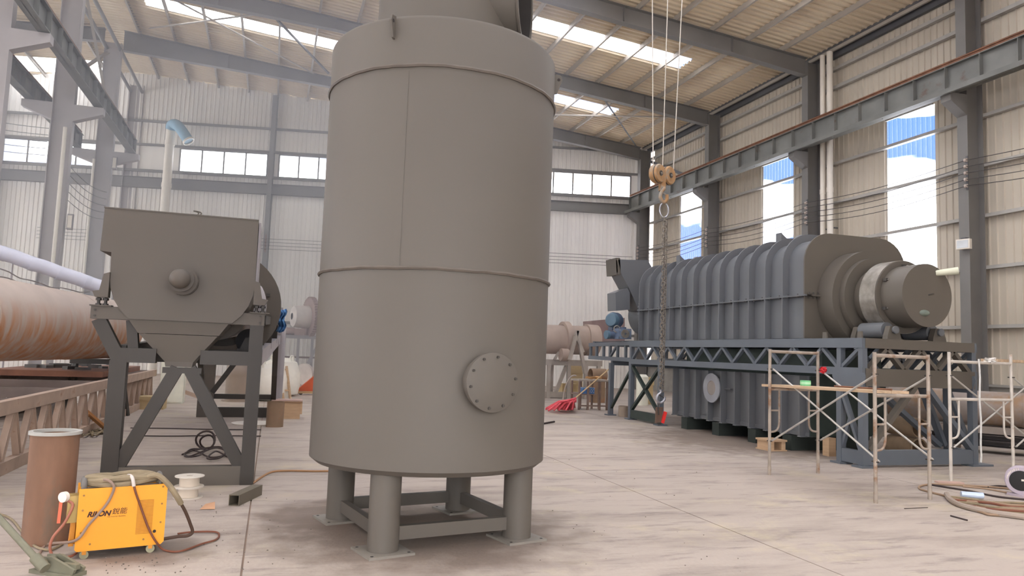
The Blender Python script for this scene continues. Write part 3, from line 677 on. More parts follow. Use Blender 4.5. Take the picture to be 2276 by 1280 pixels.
solo('scrap_heap', rgm, mat('dark_scrap', (86,84,80), .8, var=.3, scale=4), 'heap of dark scrap pieces on the rusty slab under the large pipe', 'scrap', kind='stuff')
pl = atZ(240,815,1.0)

# ------------------------------------------------------------------ upright rusty stub by the welder
RUST = mat('rusty_steel', (128,96,76), .75, var=.22, scale=2.4, rust=(112,98,84), rustpos=.6, rustscale=2.0, stretch=(2,2,.7))
su = thing('pipe_stub', 'upright rusty pipe stub with a pale rim behind the yellow welder', 'pipe', (-1.495,6.36,0))
part('wall', MB().pipe((-1.495,6.36,0),(-1.495,6.36,.79), .160, .148, 48), RUST, su, True)
part('rim', MB().pipe((-1.495,6.36,.785),(-1.495,6.36,.808), .174, .145, 48), mat('grey_rim', (168,166,160), .7), su, True)
part('end_plate', MB().cyl((-1.495,6.36,.74),(-1.495,6.36,.75), .147, 32), mat('grey_rim', (168,166,160), .7), su)

# ------------------------------------------------------------------ welder
YEL = mat('yellow_welder_paint', (232,156,38), .5, var=.05, scale=2, rust=(190,130,50), rustpos=.72, rustscale=7)
GREYP = mat('grey_welder_plastic', (104,100,96), .6)
HOSE = mat('dusty_hose_cover', (138,124,100), .85, var=.15, scale=12, bump=.2, bscale=30)
BLK = mat('black_ink', (52,16,18), .6)
wa, wb_ = atZ(163,1246,0), atZ(362,1226,0)
wu = (wb_-wa); wL = .553; wu.normalize(); wn = V((wu.y, -wu.x, 0)); 
if wn.dot(CAMP-wa) < 0: wn = -wn
wd = -wn                              # into depth
def WP(u, v, z): return wa + wu*u + wd*v + V((0,0,z))
wm = thing('welding_machine', 'yellow welding machine on castors with a coiled hose on top', 'welder', WP(.3,.13,0), atan2(wu.y, wu.x))
Wz0, Wz1, Wd = .055, .478, .25
sp = part('side_panel', MB().prism([WP(.012,0,Wz0),WP(wL-.02,0,Wz0),WP(wL,0,Wz0+.02),WP(wL,0,Wz1-.0),WP(wL-.035,0,Wz1),WP(0,0,Wz1-.005),WP(0,0,Wz0+.014)], wd*.012), YEL, wm)
part('body', MB().prism([WP(.02,.013,Wz0+.01),WP(wL-.02,.013,Wz0+.01),WP(wL-.02,.013,Wz1-.03),WP(.02,.013,Wz1-.03)], wd*(Wd-.026)), GREYP, wm)
part('side_panel', MB().prism([WP(0,Wd-.012,Wz0),WP(wL,Wd-.012,Wz0),WP(wL,Wd-.012,Wz1),WP(0,Wd-.012,Wz1)], wd*.012), YEL, wm)
part('front_edge', MB().prism([WP(-.035,.09,Wz0+.02),WP(-.005,.09,Wz0+.02),WP(.0,.09,.36),WP(-.02,.09,.36)], wd*.13), mat('orange_panel', (214,140,48), .6), wm)
for k in range(26):
    z = .14+.0092*k; sh = .0
    part('vent_slot', MB().prism([WP(.365,-.0015,z),WP(.47,-.0015,z),WP(.47,-.0015,z+.0035),WP(.365,-.0015,z+.0035)], wd*.002), mat('vent_shadow', (150,100,30), .7), sp)
for u, z in ((.03,.43),(.03,.33),(.03,.18),(.09,.10),(.42,.10),(wL-.03,.46),(wL-.03,.34),(wL-.03,.21)):
    part('screw', MB().cyl(WP(u,-.004,z), WP(u,.002,z), .007, 8), mat('brass_screw', (150,110,60), .5, .4), sp)
part('round_plug', MB().cyl(WP(.487,-.003,.15), WP(.487,.002,.15), .011, 16), mat('black_plastic', (30,28,28), .6), sp)
def text(s, size, u, z, m, shear=0., name='lettering', bold=0.):
    cu = bpy.data.curves.new(name, 'FONT'); cu.body = s; cu.size = size; cu.shear = shear; cu.extrude = .0006; cu.offset = bold
    o = bpy.data.objects.new(name, cu); C.objects.link(o); cu.materials.append(m); o.parent = sp
    m4 = Matrix((wu, V((0,0,1)), wn)).transposed().to_4x4(); m4.translation = WP(u,-.0016,z)
    me = bpy.data.meshes.new_from_object(o.evaluated_get(bpy.context.evaluated_depsgraph_get())); me.materials.clear(); me.materials.append(m)
    bpy.data.objects.remove(o); o = bpy.data.objects.new(name, me); C.objects.link(o); o.parent = sp
    o.matrix_local = MWD[wm.name].inverted() @ m4; MWD[o.name] = MWD[wm.name]; return o
text('RILON', .0475, .058, .284, BLK, .3, bold=.002)
text('銳能', .047, .208, .293, BLK, .15)
text('The Inverter Builders', .0135, .178, .271, mat('brown_ink', (150,96,30), .6), .2)
for u, v in ((.06,.02),(.47,.02),(.06,.22),(.47,.22)):
    c_ = part('castor_fork', MB().box(WP(u,v,.045),(.03,.03,.03)), mat('orange_panel',(0,0,0)), wm)
    part('castor_wheel', MB().cyl(WP(u,v-.012,.028), WP(u,v+.012,.028), .028, 20), mat('castor_rubber', (150,146,120), .8), c_, True)
hd_ = part('handle', MB().tube(spline([WP(.03,.05,Wz1-.02),WP(.03,.06,Wz1+.035),WP(.03,.19,Wz1+.035),WP(.03,.2,Wz1-.02)],5), .018, 10), GREYP, wm, True)
part('handle', MB().tube(spline([WP(.51,.05,Wz1-.02),WP(.51,.06,Wz1+.05),WP(.51,.19,Wz1+.05),WP(.51,.2,Wz1-.02)],5), .014, 10), GREYP, wm, True)
part('label', MB().box(WP(wL+.001,.05,.44),(.004,.05,.06),Matrix.Rotation(atan2(wu.y,wu.x),3,'Z')), PVC, wm)
# front end fittings at the left
rgl = part('gas_regulator', MB().lathe([(0,0),(.035,.001),(.035,.03),(0,.031)], WP(-.075,.06,.42), -wu+wn, 20), PVC, wm, True)
part('gauge_body', MB().cyl(WP(-.06,.08,.415), WP(-.0,.1,.40), .02, 12), mat('brass_fitting', (168,142,88), .4, .5), wm, True)
part('feeder_block', MB().box(WP(-.02,.12,.33),(.08,.12,.18),Matrix.Rotation(atan2(wu.y,wu.x),3,'Z')), mat('brass_fitting',(0,0,0)), wm)
part('orange_lever', MB().bar(WP(-.10,.06,.40), WP(-.105,.03,.25), .02, .012), mat('orange_red', (200,92,56), .5), wm)
# coiled hose on the top
hs = thing('coiled_hose', 'bundle of dusty welding hose coiled on the yellow welder', 'hose', WP(.28,.12,Wz1))
pts = []
for i in range(5*16):
    t = 2*pi*i/16; k = i/16
    pts.append(WP(.265+(.235-.012*(k % 3))*cos(t), .12+(.085+.02*sin(k*2.1))*sin(t), Wz1+.014+.008*k+.010*sin(t*2.3+k)))
part('coil', MB().tube(spline(pts,2), .021, 8), HOSE, hs, True)
part('coil_tail', MB().tube(spline([WP(.40,.05,Wz1+.04),WP(.48,.02,Wz1+.06),WP(.56,.0,Wz1-.01),WP(.62,-.02,.38),WP(.65,.0,.33)],6), .02, 8), HOSE, hs, True)
part('hose_clip', MB().tube(spline([WP(.33,-.03,Wz1+.0),WP(.32,-.02,Wz1+.05),WP(.31,.02,Wz1+.065),WP(.30,.08,Wz1+.06)],5), .012, 8), mat('pale_clip', (196,186,180), .5), hs, True)
CAB1 = mat('pinkish_grey_cable', (142,120,106), .7, var=.1); CAB2 = mat('brown_red_cable', (116,70,52), .6, var=.1)
gz = lambda x, y: atZ(x, y, .012)
solo('welding_cable', MB().tube(spline([WP(.10,.08,Wz1+.03),WP(.16,.0,Wz1+.05),WP(.205,-.03,Wz1+.01),WP(.195,-.015,.42),WP(.16,-.02,.35),WP(.075,-.02,.24),WP(.0,-.03,.14),gz(105,1210),gz(84,1238)],7), .0095, 8), CAB1, 'grey welding cable hanging over the front of the yellow welder to its left', 'cable', smooth=True)
solo('welding_cable', MB().tube(spline([WP(.30,.06,Wz1+.05),WP(.32,.0,Wz1+.05),WP(.34,-.02,.45),WP(.37,-.012,.37),WP(.405,-.012,.28),WP(.445,-.012,.18),WP(.50,-.02,.08),gz(365,1222),gz(400,1225),gz(450,1208),gz(478,1200),gz(487,1190),gz(478,1182),gz(430,1182),gz(395,1186)],7), .0075, 8), CAB2, 'brown red cable over the welder louvres, looping on the floor to its right', 'cable', smooth=True)
solo('welding_cable', MB().tube(spline([WP(.65,.0,.33),WP(.69,.02,.26),WP(.73,.04,.17),WP(.75,.05,.11),WP(.72,.05,.085),WP(.65,.05,.085),WP(.56,.06,.075)],7), .012, 8), mat('dark_brown_cable',(78,58,46),.6), 'dark brown torch cable hooking from the hose end back to the welder', 'cable', smooth=True)
solo('gas_hose', MB().tube(spline([WP(-.06,.06,.39),WP(-.03,.03,.36),WP(-.07,.03,.25),WP(-.13,.03,.16),WP(-.14,.03,.08),WP(-.10,.02,.02),WP(-.02,.03,.022),WP(.02,.1,.025)],7), .009, 8), mat('reddish_hose',(164,104,84),.6), 'reddish gas hose looping down at the left end of the welder', 'hose', smooth=True)
solo('floor_cable', MB().tube(spline([gz(-30,1135),gz(20,1150),gz(48,1180),gz(75,1212),gz(110,1222),gz(140,1208)],7), .009, 8), HOSE, 'dusty hose on the floor in front of the rusty pipe stub', 'hose', smooth=True)
# floor jack with a long handle, lower left
JM = mat('green_grey_iron', (118,116,98), .55, .2, var=.2, scale=6)
q0, q1 = atZ(88,1250,.10), atD(-12,1140,4.75)
jk = thing('pipe_jack', 'grey green iron jack with a long bar handle beside the yellow welder', 'jack', atZ(125,1268,0))
part('handle_bar', MB().tube([q1+(q1-q0)*.15, q0], .021, 12), JM, jk, True)
part('collar', MB().cyl(q0-(q1-q0).normalized()*.06, q0+(q1-q0).normalized()*.05, .034, 14), JM, jk, True)
jb = atZ(128,1275,0); vx = V((cos(.6),-sin(.6),0)); vy = V((sin(.6),cos(.6),0)); RJ = Matrix((vx,vy,V((0,0,1)))).transposed()
part('base', MB().box(jb+V((0,0,.012)),(.34,.12,.024),RJ), JM, jk)
part('cheek', MB().prism([jb-vx*.14-vy*.04+V((0,0,.024)), jb+vx*.16-vy*.04+V((0,0,.024)), jb+vx*.17-vy*.04+V((0,0,.05)), jb-vx*.02-vy*.04+V((0,0,.11)), jb-vx*.13-vy*.04+V((0,0,.10))], vy*.02), JM, jk)
part('cheek', MB().prism([jb-vx*.14+vy*.03+V((0,0,.024)), jb+vx*.16+vy*.03+V((0,0,.024)), jb+vx*.17+vy*.03+V((0,0,.05)), jb-vx*.02+vy*.03+V((0,0,.11)), jb-vx*.13+vy*.03+V((0,0,.10))], vy*.02), JM, jk)
part('pivot', MB().cyl(jb-vx*.07-vy*.06+V((0,0,.075)), jb-vx*.07+vy*.07+V((0,0,.075)), .028, 16), JM, jk, True)
part('jaw', MB().box(jb+vx*.1+V((0,0,.06)),(.12,.035,.03),RJ), JM, jk)
# floor pieces round the left machine
SPM = mat('cream_spool_plastic', (214,206,194), .5, var=.04)
for k, z in ((0,0.),(1,.105)):
    c0 = atZ(416,1108,0); c0 = V((c0.x+.004*k, c0.y+.06, z))
    s = thing('wire_spool', ('lower' if k == 0 else 'upper')+' of two cream wire spools stacked beside the welder', 'spool', c0, 0, 'stacked wire spools')
    part('flange', MB().pipe(c0, c0+V((0,0,.008)), .135, .03, 40), SPM, s, True); part('flange', MB().pipe(c0+V((0,0,.096)), c0+V((0,0,.104)), .135, .03, 40), SPM, s, True)
    part('wire_winding', MB().pipe(c0+V((0,0,.009)), c0+V((0,0,.095)), .092, .03, 40), mat('pale_wire', (208,196,180), .5), s, True)
a, b = atZ(520,1112,.05), atZ(572,1088,.05)
d_ = (b-a).normalized(); sd2 = V((d_.y,-d_.x,0))
solo('tube_offcut', MB().sect(V((a.x,a.y,.0502)), V((b.x,b.y,.0502)), [(-.05,-.05),(.05,-.05),(.05,.05),(0,.05),(0,.044),(.044,.044),(.044,-.044),(-.044,-.044),(-.044,.044),(0,.044),(0,.05),(-.05,.05)]), mat('olive_grey_steel',(104,96,82),.55,var=.1), 'short square steel tube offcut on the floor before the left machine', 'tube')
CR = mat('dark_hose', (58,46,44), .6)
for (px, py, rr, tilt, lb) in ((455,985,.125,.9,'dark cable loop standing up from the tangle under the left machine'),):
    c = atZ(px,1000,0); pts = [c+V((rr*cos(t), .05*sin(2*t), .012+rr*1.0+rr*sin(t))) for t in [2*pi*i/20 for i in range(20)]]
    solo('cable_loop', MB().tube(pts, .014, 7, True).tube([p*1+V((.04,.06,-.02)) if False else V((c.x+(p.x-c.x)*.75+.02, p.y+.05, .012+(p.z-.012)*.75)) for p in pts], .014, 7, True), CR, lb, 'cable', smooth=True)
pts = [atZ(x,y,.015) for x,y in ((405,1010),(430,1003),(448,1012),(430,1020),(410,1013),(425,1000),(460,1002),(450,1008),(420,1014),(412,1008),(450,1000),(490,998),(500,1010),(470,1018),(450,1010),(480,1000),(502,1004),(486,1020),(460,1022),(480,1008),(505,1015),(520,1020),(545,1012))]
solo('cable_tangle', MB().tube(spline([p+V((0,0,.010*(i % 4))) for i,p in enumerate(pts)],6), .011, 7), CR, 'tangle of dark cable lying flat under the left machine frame', 'cable', smooth=True)
for k,(ya,yb) in enumerate(((951,955),(968,969))):
    solo('floor_cable', MB().tube(spline([atZ(290,ya,.012),atZ(380,ya+1,.012),atZ(470,yb-1,.012),atZ(580,yb,.012)],6), .01, 6), CR, ('farther' if k == 0 else 'nearer')+' dark cable straight across the floor under the left machine', 'cable', smooth=True)
solo('air_line', MB().tube(spline([atZ(560,1075,.012),atZ(600,1050,.012),atZ(640,1046,.012),atZ(700,1047,.012),atZ(760,1046,.012)],6), .012, 6), mat('tan_hose',(168,128,92),.7), 'tan air hose on the floor running behind the tank', 'hose', smooth=True)
cm = [spline([atZ(190+random.uniform(-10,10),945+random.uniform(-6,6),.015+.02*random.random()) if i in (0,) else atZ(180+i*14+random.uniform(-12,12),962+random.uniform(-12,8),.015+.03*random.random()) for i in range(6)],5) for k in range(5)]
for k, c in enumerate(cm): solo('old_rope', MB().tube(c, .013, 6), HOSE, ('leftmost','second','third','fourth','last')[k]+' dusty rope strand in the tangle behind the rusty pipe stub', 'rope', group='rope strands behind the stub', smooth=True)
PLY = mat('plywood', (190,160,128), .8, var=.1, scale=4, stretch=(1,1,6))
bx = atZ(648,931,0)
pb = thing('plywood_box', 'plywood box on the floor left of the tank', 'box', (bx.x,bx.y+.2,0))
part('sides', MB().box2((bx.x-.22,bx.y,0),(bx.x+.16,bx.y+.4,.36)), PLY, pb); part('lid', MB().box2((bx.x-.42,bx.y-.05,.36),(bx.x+.2,bx.y+.45,.385)), mat('pinkish_board',(186,158,146),.8), pb); part('side_batten', MB().box2((bx.x+.161,bx.y-.01,.1),(bx.x+.20,bx.y+.41,.35)), PLY, pb)
s2_ = atZ(610,950,0)
sb = thing('pipe_stub', 'small brown pipe stub standing before the plywood box', 'pipe', s2_)
part('wall', MB().pipe((s2_.x,s2_.y+.15,0),(s2_.x,s2_.y+.15,.46), .155, .145, 32), mat('brown_pipe',(136,112,90),.7,var=.15,scale=3,rust=(164,100,60),rustpos=.62), sb, True)
dk = atZ(585,944,0)
solo('white_disc', MB().lathe([(0,.005),(.36,.005),(.42,.0),(.43,.012),(.36,.02),(0,.02)], (dk.x-.15,dk.y+.25,0), (0,0,1), 48), PVC, 'flat white round plate on the floor by the small pipe stub', 'plate', smooth=True)
gp = atZ(528,893,0)
sg_ = thing('wide_pipe_stub', 'wide grey brown upright pipe behind the left machine frame', 'pipe', gp); part('wall', MB().pipe((gp.x,gp.y+.3,0),(gp.x,gp.y+.3,1.45), .34, .32, 40), mat('dull_pipe',(150,134,120),.7,var=.12,scale=2), sg_, True); part('foot_ring', MB().pipe((gp.x,gp.y+.3,0),(gp.x,gp.y+.3,.03), .42, .33, 40), mat('dull_pipe',(0,0,0)), sg_, True)
cbp = atZ(380,897,0)
cb = thing('white_cabinet', 'plain white cabinet at the end of the weathered truss base', 'cabinet', cbp); part('case', MB().box2((cbp.x-.28,cbp.y,0),(cbp.x+.25,cbp.y+.5,1.08)), mat('cabinet_white',(224,222,206),.5), cb); part('door', MB().box2((cbp.x-.26,cbp.y-.015,.03),(cbp.x+.23,cbp.y,1.05)), mat('cabinet_white',(0,0,0)), cb)
ob = atZ(330,910,0)
solo('wooden_crate', MB().box2((ob.x-.25,ob.y,0),(ob.x+.3,ob.y+.5,.28)).box2((ob.x-.27,ob.y-.02,.2),(ob.x+.32,ob.y,.28)), mat('crate_wood',(186,164,124),.8,var=.12), 'low yellowish wooden crate beside the truss base', 'crate')
solo('angle_bar', MB().angle(atZ(385,862,.32), atZ(465,890,.02), .09, .012), TRU, 'weathered angle bar leaning down to the floor behind the left machine', 'bar')
solo('angle_bar', MB().angle(atZ(196,915,.35), atZ(242,955,.02), .08, .012), mat('rust_bar',(168,118,74),.8), 'rusty flat bar leaning on the truss base left of the machine', 'bar')
# jumbo bags and things in the gap left of the tank
BAG = mat('white_woven_bag', (232,226,214), .8, var=.04, scale=6, bump=.5, bscale=5)
for (px, py, r, h, lb) in ((622,882,.56,1.15,'big white woven bulk bag behind the left machine'),(600,893,.5,1.0,'white bulk bag partly behind the machine post')):
    c = atZ(px,py,0); c = V((c.x,c.y+r,0)); b = thing('bulk_bag', lb, 'bag', c, 0, 'bulk bags')
    prof = [(r*.6,0),(r*.92,.06),(r*1.02,h*.3),(r,h*.6),(r*.8,h*.88),(r*.4,h*.98),(.05,h)]
    part('sack', MB().lathe(prof, c, (0,0,1), 20), BAG, b, True)
    for a in (0.6, 2.2, 3.8, 5.4): p = c+V((r*.6*cos(a), r*.6*sin(a), h*.86)); part('lifting_loop', MB().tube(spline([p, p+V((.05*cos(a),.05*sin(a),.2)), p+V((.12*cos(a+1),.12*sin(a+1),.18)), p+V((.1*cos(a+1),.1*sin(a+1),-.02))],4), .02, 6), BAG, b, True)
dsk = atZ(668,856,0)
solo('grey_disc', MB().cyl((dsk.x+.1,dsk.y,.42),(dsk.x+.18,dsk.y+.08,.43), .42, 32), mat('pale_disc',(196,184,176),.6), 'pale grey round disc leaning behind the white bulk bag', 'disc')
lf = atZ(640,890,0)-V((0,.5,0))
ld = thing('wooden_trestle', 'narrow orange brown timber leaning frame before the bulk bag', 'frame', lf)
for dx in (-.12, .06): part('leg', MB().bar((lf.x+dx,lf.y,0),(lf.x+dx-.16,lf.y+.2,.95), .05, .05), PLY, ld)
for z in (.3, .85): part('rung', MB().bar((lf.x-.13-.16*z,lf.y+.2*z,z),(lf.x+.06-.16*z,lf.y+.2*z,z), .03, .04), PLY, ld)
pj = atZ(683,878,0)
rd = thing('pallet_jack', 'orange red pallet jack parked left of the tank', 'trolley', pj); ORG = mat('orange_red',(0,0,0))
part('body', MB().prism([(pj.x-.35,pj.y,.12),(pj.x+.35,pj.y,.12),(pj.x+.35,pj.y,.62),(pj.x+.2,pj.y,.62)], (0,.3,0)), ORG, rd); part('fork', MB().box2((pj.x-.4,pj.y,.05),(pj.x+.4,pj.y+.12,.12)), mat('tan_wood',(190,160,120),.8), rd); part('handle', MB().cyl((pj.x+.28,pj.y+.15,.6),(pj.x+.36,pj.y+.15,1.15), .025, 10), PLY, rd); part('wheel', MB().cyl((pj.x-.2,pj.y+.02,.06),(pj.x-.2,pj.y+.1,.06), .06, 16), BOLT, rd)
# old rotary unit with a girth gear, behind the tank on the left
ou = atZ(672,846,0); OLD = mat('dusty_pink_steel', (160,138,132), .75, var=.12, scale=3); oy = ou.y+.5
og = thing('old_gear_drum', 'old dusty drum with a toothed girth gear half hidden behind the tank', 'drum', (ou.x+.6,oy,0))
gd = V((.95,.3,0)).normalized(); gs = V((-.3,.95,0)).normalized(); gc = V((ou.x-.2, oy, 2.82))
part('shell', MB().lathe([(.15,-.42),(.46,-.36),(.5,-.1),(.5,2.6)], gc, gd, 36), mat('pale_drum',(206,196,190),.6), og, True)
part('gear_ring', MB().pipe(gc+gd*.32, gc+gd*.52, .86, .5, 48), OLD, og, True)
for i in range(44):
    t = 2*pi*i/44; w_ = gs*cos(t)+V((0,0,1))*sin(t); part('gear_tooth', MB().box(gc+gd*.42+w_*.89, (.19,.06,.08), Matrix((gd, gd.cross(w_), w_)).transposed()), OLD, og)
for x in (-.25, .35, 1.9): part('post', MB().bar((ou.x+x,oy,0),(ou.x+x,oy,1.84), .12, .12), FRL, og)
part('diagonal', MB().bar((ou.x-.1,oy,.1),(ou.x+.7,oy,1.8), .12, .1, (0,1,0)), FRL, og); part('table_beam', MB().bar((ou.x-1.0,oy,1.92),(ou.x+2.2,oy,1.92), .3, .16), FRL, og)
part('gearbox', MB().box((ou.x-.25,oy,2.14),(.4,.4,.28)), OLD, og); part('motor', MB().cyl((ou.x-.8,oy,2.16),(ou.x-.45,oy,2.16), .16, 16), OLD, og, True)
part('rear_rail', MB().bar((ou.x-1.2,oy+.9,1.0),(ou.x+2,oy+.9,1.0), .08, .08), mat('brown_steel',(120,96,90),.8), og)
for x in (-1.1, .9, 1.9): part('rear_post', MB().bar((ou.x+x,oy+.9,0),(ou.x+x,oy+.9,1.9), .08, .08), MATS['brown_steel'], og)

# ------------------------------------------------------------------ furnace on the right
FUR = mat('side_lit_furnace_paint', (102,104,107), .42, var=.05, scale=1)  # side light from the left is put into this bluish tone
FURB = mat('brown_grey_furnace_paint', (92,86,78), .5, var=.05, scale=1)  # same paint on the camera-facing ends, without the bluish side light
FRS = mat('side_lit_frame_paint', (94,100,107), .48, var=.07, scale=2)  # frame paint with the bluish side light put into its colour
DG = mat('dark_green_steel', (50,60,56), .6)
AX, AZ = 9.75, 2.65; CY0, CY1 = 10.5, 16.4; HW = 1.02; ZB, ZTP = 1.95, 3.72
fu = thing('carbonization_furnace', 'long slate grey ribbed furnace casing with a round drum end on the truss frame', 'furnace', (AX,13,ZB))
def casing_poly(y, e=0., zb=ZB):
    r = .46+e; x0, x1, zt = AX-HW-e, AX+HW+e, ZTP+e; P = [V((x0,y,zb))]
    P += [V((x0+r-r*cos(t), y, zt-r+r*sin(t))) for t in [pi/2*i/8 for i in range(9)]]
    P += [V((x1-r+r*sin(t), y, zt-r+r*cos(t))) for t in [pi/2*i/8 for i in range(9)]]
    P.append(V((x1,y,zb))); return P
part('casing', MB().prism(casing_poly(CY0), (0,CY1-CY0,0)), FUR, fu, True)
part('end_plate', MB().prism(casing_poly(CY0-.015,.08), (0,.03,0)), FURB, fu, True)
RSP = (CY1-CY0)/12
rib = None
for k in range(1, 13):
    y = CY0+RSP*k
    o_, i_ = casing_poly(y,.135), casing_poly(y,-.01); mb = MB(); n = len(o_)
    mb.add(o_+i_+[p+V((0,.028,0)) for p in o_]+[p+V((0,.028,0)) for p in i_], [(j,j+1,n+j+1,n+j) for j in range(n-1)]+[(2*n+j,3*n+j,3*n+j+1,2*n+j+1) for j in range(n-1)]+[(j,2*n+j,2*n+j+1,j+1) for j in range(n-1)])
    part('rib', mb, FUR, fu)
zf = 2.68
fl = part('joint_flange', MB().box2((AX-HW-.145,CY0-.1,zf-.012),(AX-HW,CY1,zf+.0)).box2((AX-HW-.145,CY0-.1,zf+.004),(AX-HW,CY1,zf+.016)), FUR, fu)
for k in range(24): part('flange_bolt', MB().cyl((AX-HW-.115,CY0+.12+k*.245,zf-.03),(AX-HW-.115,CY0+.12+k*.245,zf+.035), .012, 6), BOLT, fl)
part('joint_flange', MB().box2((AX-HW-.1,CY0-.10,zf-.012),(AX-HW+.34,CY0,zf+.016)), FURB, fu)
for k in range(4): part('flange_bolt', MB().cyl((AX-HW-.02+k*.09,CY0-.06,zf-.05),(AX-HW-.02+k*.09,CY0-.06,zf+.06), .012, 6), BOLT, fl)
for y, h in ((11.55,.24),(15.2,.24)):
    mb = MB(); pr = [V((AX-.75,y,ZTP-.02)), V((AX-.75,y,ZTP+h))] + [V((AX-.75+.48*i/8, y, ZTP+h-.14*sin(pi*i/8))) for i in range(1,8)] + [V((AX-.27,y,ZTP+h)), V((AX-.27,y,ZTP-.02))]
    part('pipe_saddle', mb.prism(pr, (0,.16,0)), FUR, fu)
# drum end
part('drum_shell', MB().cyl((AX,CY0,AZ),(AX,9.0,AZ), .50, 56), FURB, fu, True)
part('shell_collar', MB().pipe((AX,CY0-.02,AZ),(AX,10.12,AZ), .84, .5, 56), FURB, fu, True)
part('seal_ring', MB().pipe((AX,10.12,AZ),(AX,10.0,AZ), .70, .5, 56), FURB, fu, True)
WORN = mat('worn_tyre_steel', (142,136,128), .4, .5, var=.25, scale=9)
part('tyre', MB().pipe((AX,9.78,AZ),(AX,9.45,AZ), .60, .5, 64), WORN, fu, True)
part('tyre_face', MB().pipe((AX,9.45,AZ),(AX,9.435,AZ), .59, .44, 64), FURB, fu, True)
part('end_drum', MB().lathe([(.445,.0),(.445,.36)], (AX,9.44,AZ), (0,-1,0), 56), FURB, fu, True)
cvr = part('end_cover', MB().lathe([(.46,.355),(.462,.375),(.0,.376)], (AX,9.44,AZ), (0,-1,0), 56), FURB, fu, True)
for k in range(22): t = 2*pi*k/22; part('cover_bolt', MB().cyl((AX+.43*cos(t),9.066,AZ+.43*sin(t)),(AX+.43*cos(t),9.05,AZ+.43*sin(t)), .011, 6), BOLT, cvr)
for t in (radians(150), radians(205), radians(95), radians(330)):
    c = V((AX+.50*cos(t),9.38,AZ+.5*sin(t))); cl = part('clamp', MB().box(c,(.07,.07,.05)), BOLT, fu); part('clamp_bolt', MB().cyl(c+V((0,-.06,0)),c+V((0,.05,0)), .014, 8), WORN, cl)
part('cover_handle', MB().tube(spline([(AX+.03,9.06,AZ),(AX+.03,9.0,AZ+.01),(AX+.12,8.99,AZ+.03)],4), .011, 8), BOLT, fu)
part('vent_pipe', MB().cyl((AX+.16,9.06,AZ+.36),(AX+.36,8.86,AZ+.39), .03, 14), FURB, fu, True); part('vent_wrap', MB().cyl((AX+.20,9.02,AZ+.365),(AX+.42,8.80,AZ+.40), .045, 12, .06), mat('pale_wrap',(206,206,184),.8), fu, True)
part('drain_valve', MB().sphere((AX-.06,9.02,AZ-.28), .075, 12, 8, (1.5,.8,.7)), mat('grey_green_wrap',(112,122,112),.7,var=.2,scale=10), fu, True)
for sx in (-1, 1):
    r0 = V((AX+sx*.46,9.62,AZ-.56)); rl = part('support_roller', MB().lathe([(.05,-.28),(.125,-.279),(.125,.22),(.05,.221)], r0, (0,1,0), 32), FUR, fu, True)
    part('roller_shaft', MB().cyl(r0+V((0,-.42,0)), r0+V((0,.36,0)), .04, 16), BOLT, rl)
    for yy in (-.37, .31): part('bearing_block', MB().prism([r0+V((-.14,yy-.05,-.15)), r0+V((.14,yy-.05,-.15)), r0+V((.13,yy-.05,-.09)), r0+V((.075,yy-.05,.06)), r0+V((-.075,yy-.05,.06)), r0+V((-.13,yy-.05,-.09))], (0,.1,0)), FURB, rl)
    part('roller_cap', MB().cyl(r0+V((0,-.43,0)), r0+V((0,-.46,0)), .06, 16), FUR, rl)
# rear gear, feed chute, motors
GY = 17.0
part('rear_shell', MB().cyl((AX,CY1,AZ),(AX,GY+1.2,AZ), .55, 48), FUR, fu, True)
part('girth_gear', MB().pipe((AX,GY-.1,AZ),(AX,GY+.1,AZ), .80, .55, 64), FUR, fu, True)
gt = part('gear_tooth', MB().box((AX-.825,GY,AZ),(.06,.2,.05)), FUR, fu)
tm = []
for i in range(1, 60):
    t = 2*pi*i/60; tm.append(T((AX,GY,AZ)) @ Matrix.Rotation(t,4,'Y') @ T((-AX,-GY,-AZ)) @ MWD[fu.name])
for mw in tm: same(gt, fu, mw)
CYH = 17.5
def cp_(x, y): p = atY(x,y,CYH); return p
ch = part('feed_chute', MB().prism([cp_(1374,577),cp_(1440,578),cp_(1452,600),cp_(1452,690),cp_(1420,690),cp_(1398,640),cp_(1380,607)], (0,.6,0)), FUR, fu)
part('chute_mouth', MB().prism([cp_(1369,573),cp_(1378,573),cp_(1380,610),cp_(1371,610)], (0,.62,0)), FURB, fu)
part('chute_opening', MB().prism([cp_(1370.6,578),cp_(1371.6,578),cp_(1373,606),cp_(1372,606)], (-.02,0,0)).prism([cp_(1371,580)+V((-.012,.05,0)),cp_(1372.5,605)+V((-.012,.05,0)),cp_(1372.5,605)+V((-.012,.55,0)),cp_(1371,580)+V((-.012,.55,0))],(.004,0,0)), DARKIN, fu)
part('side_box', MB().prism([cp_(1368,650),cp_(1395,640),cp_(1400,650),cp_(1400,688),cp_(1369,690)], (0,.5,0)), FUR, fu)

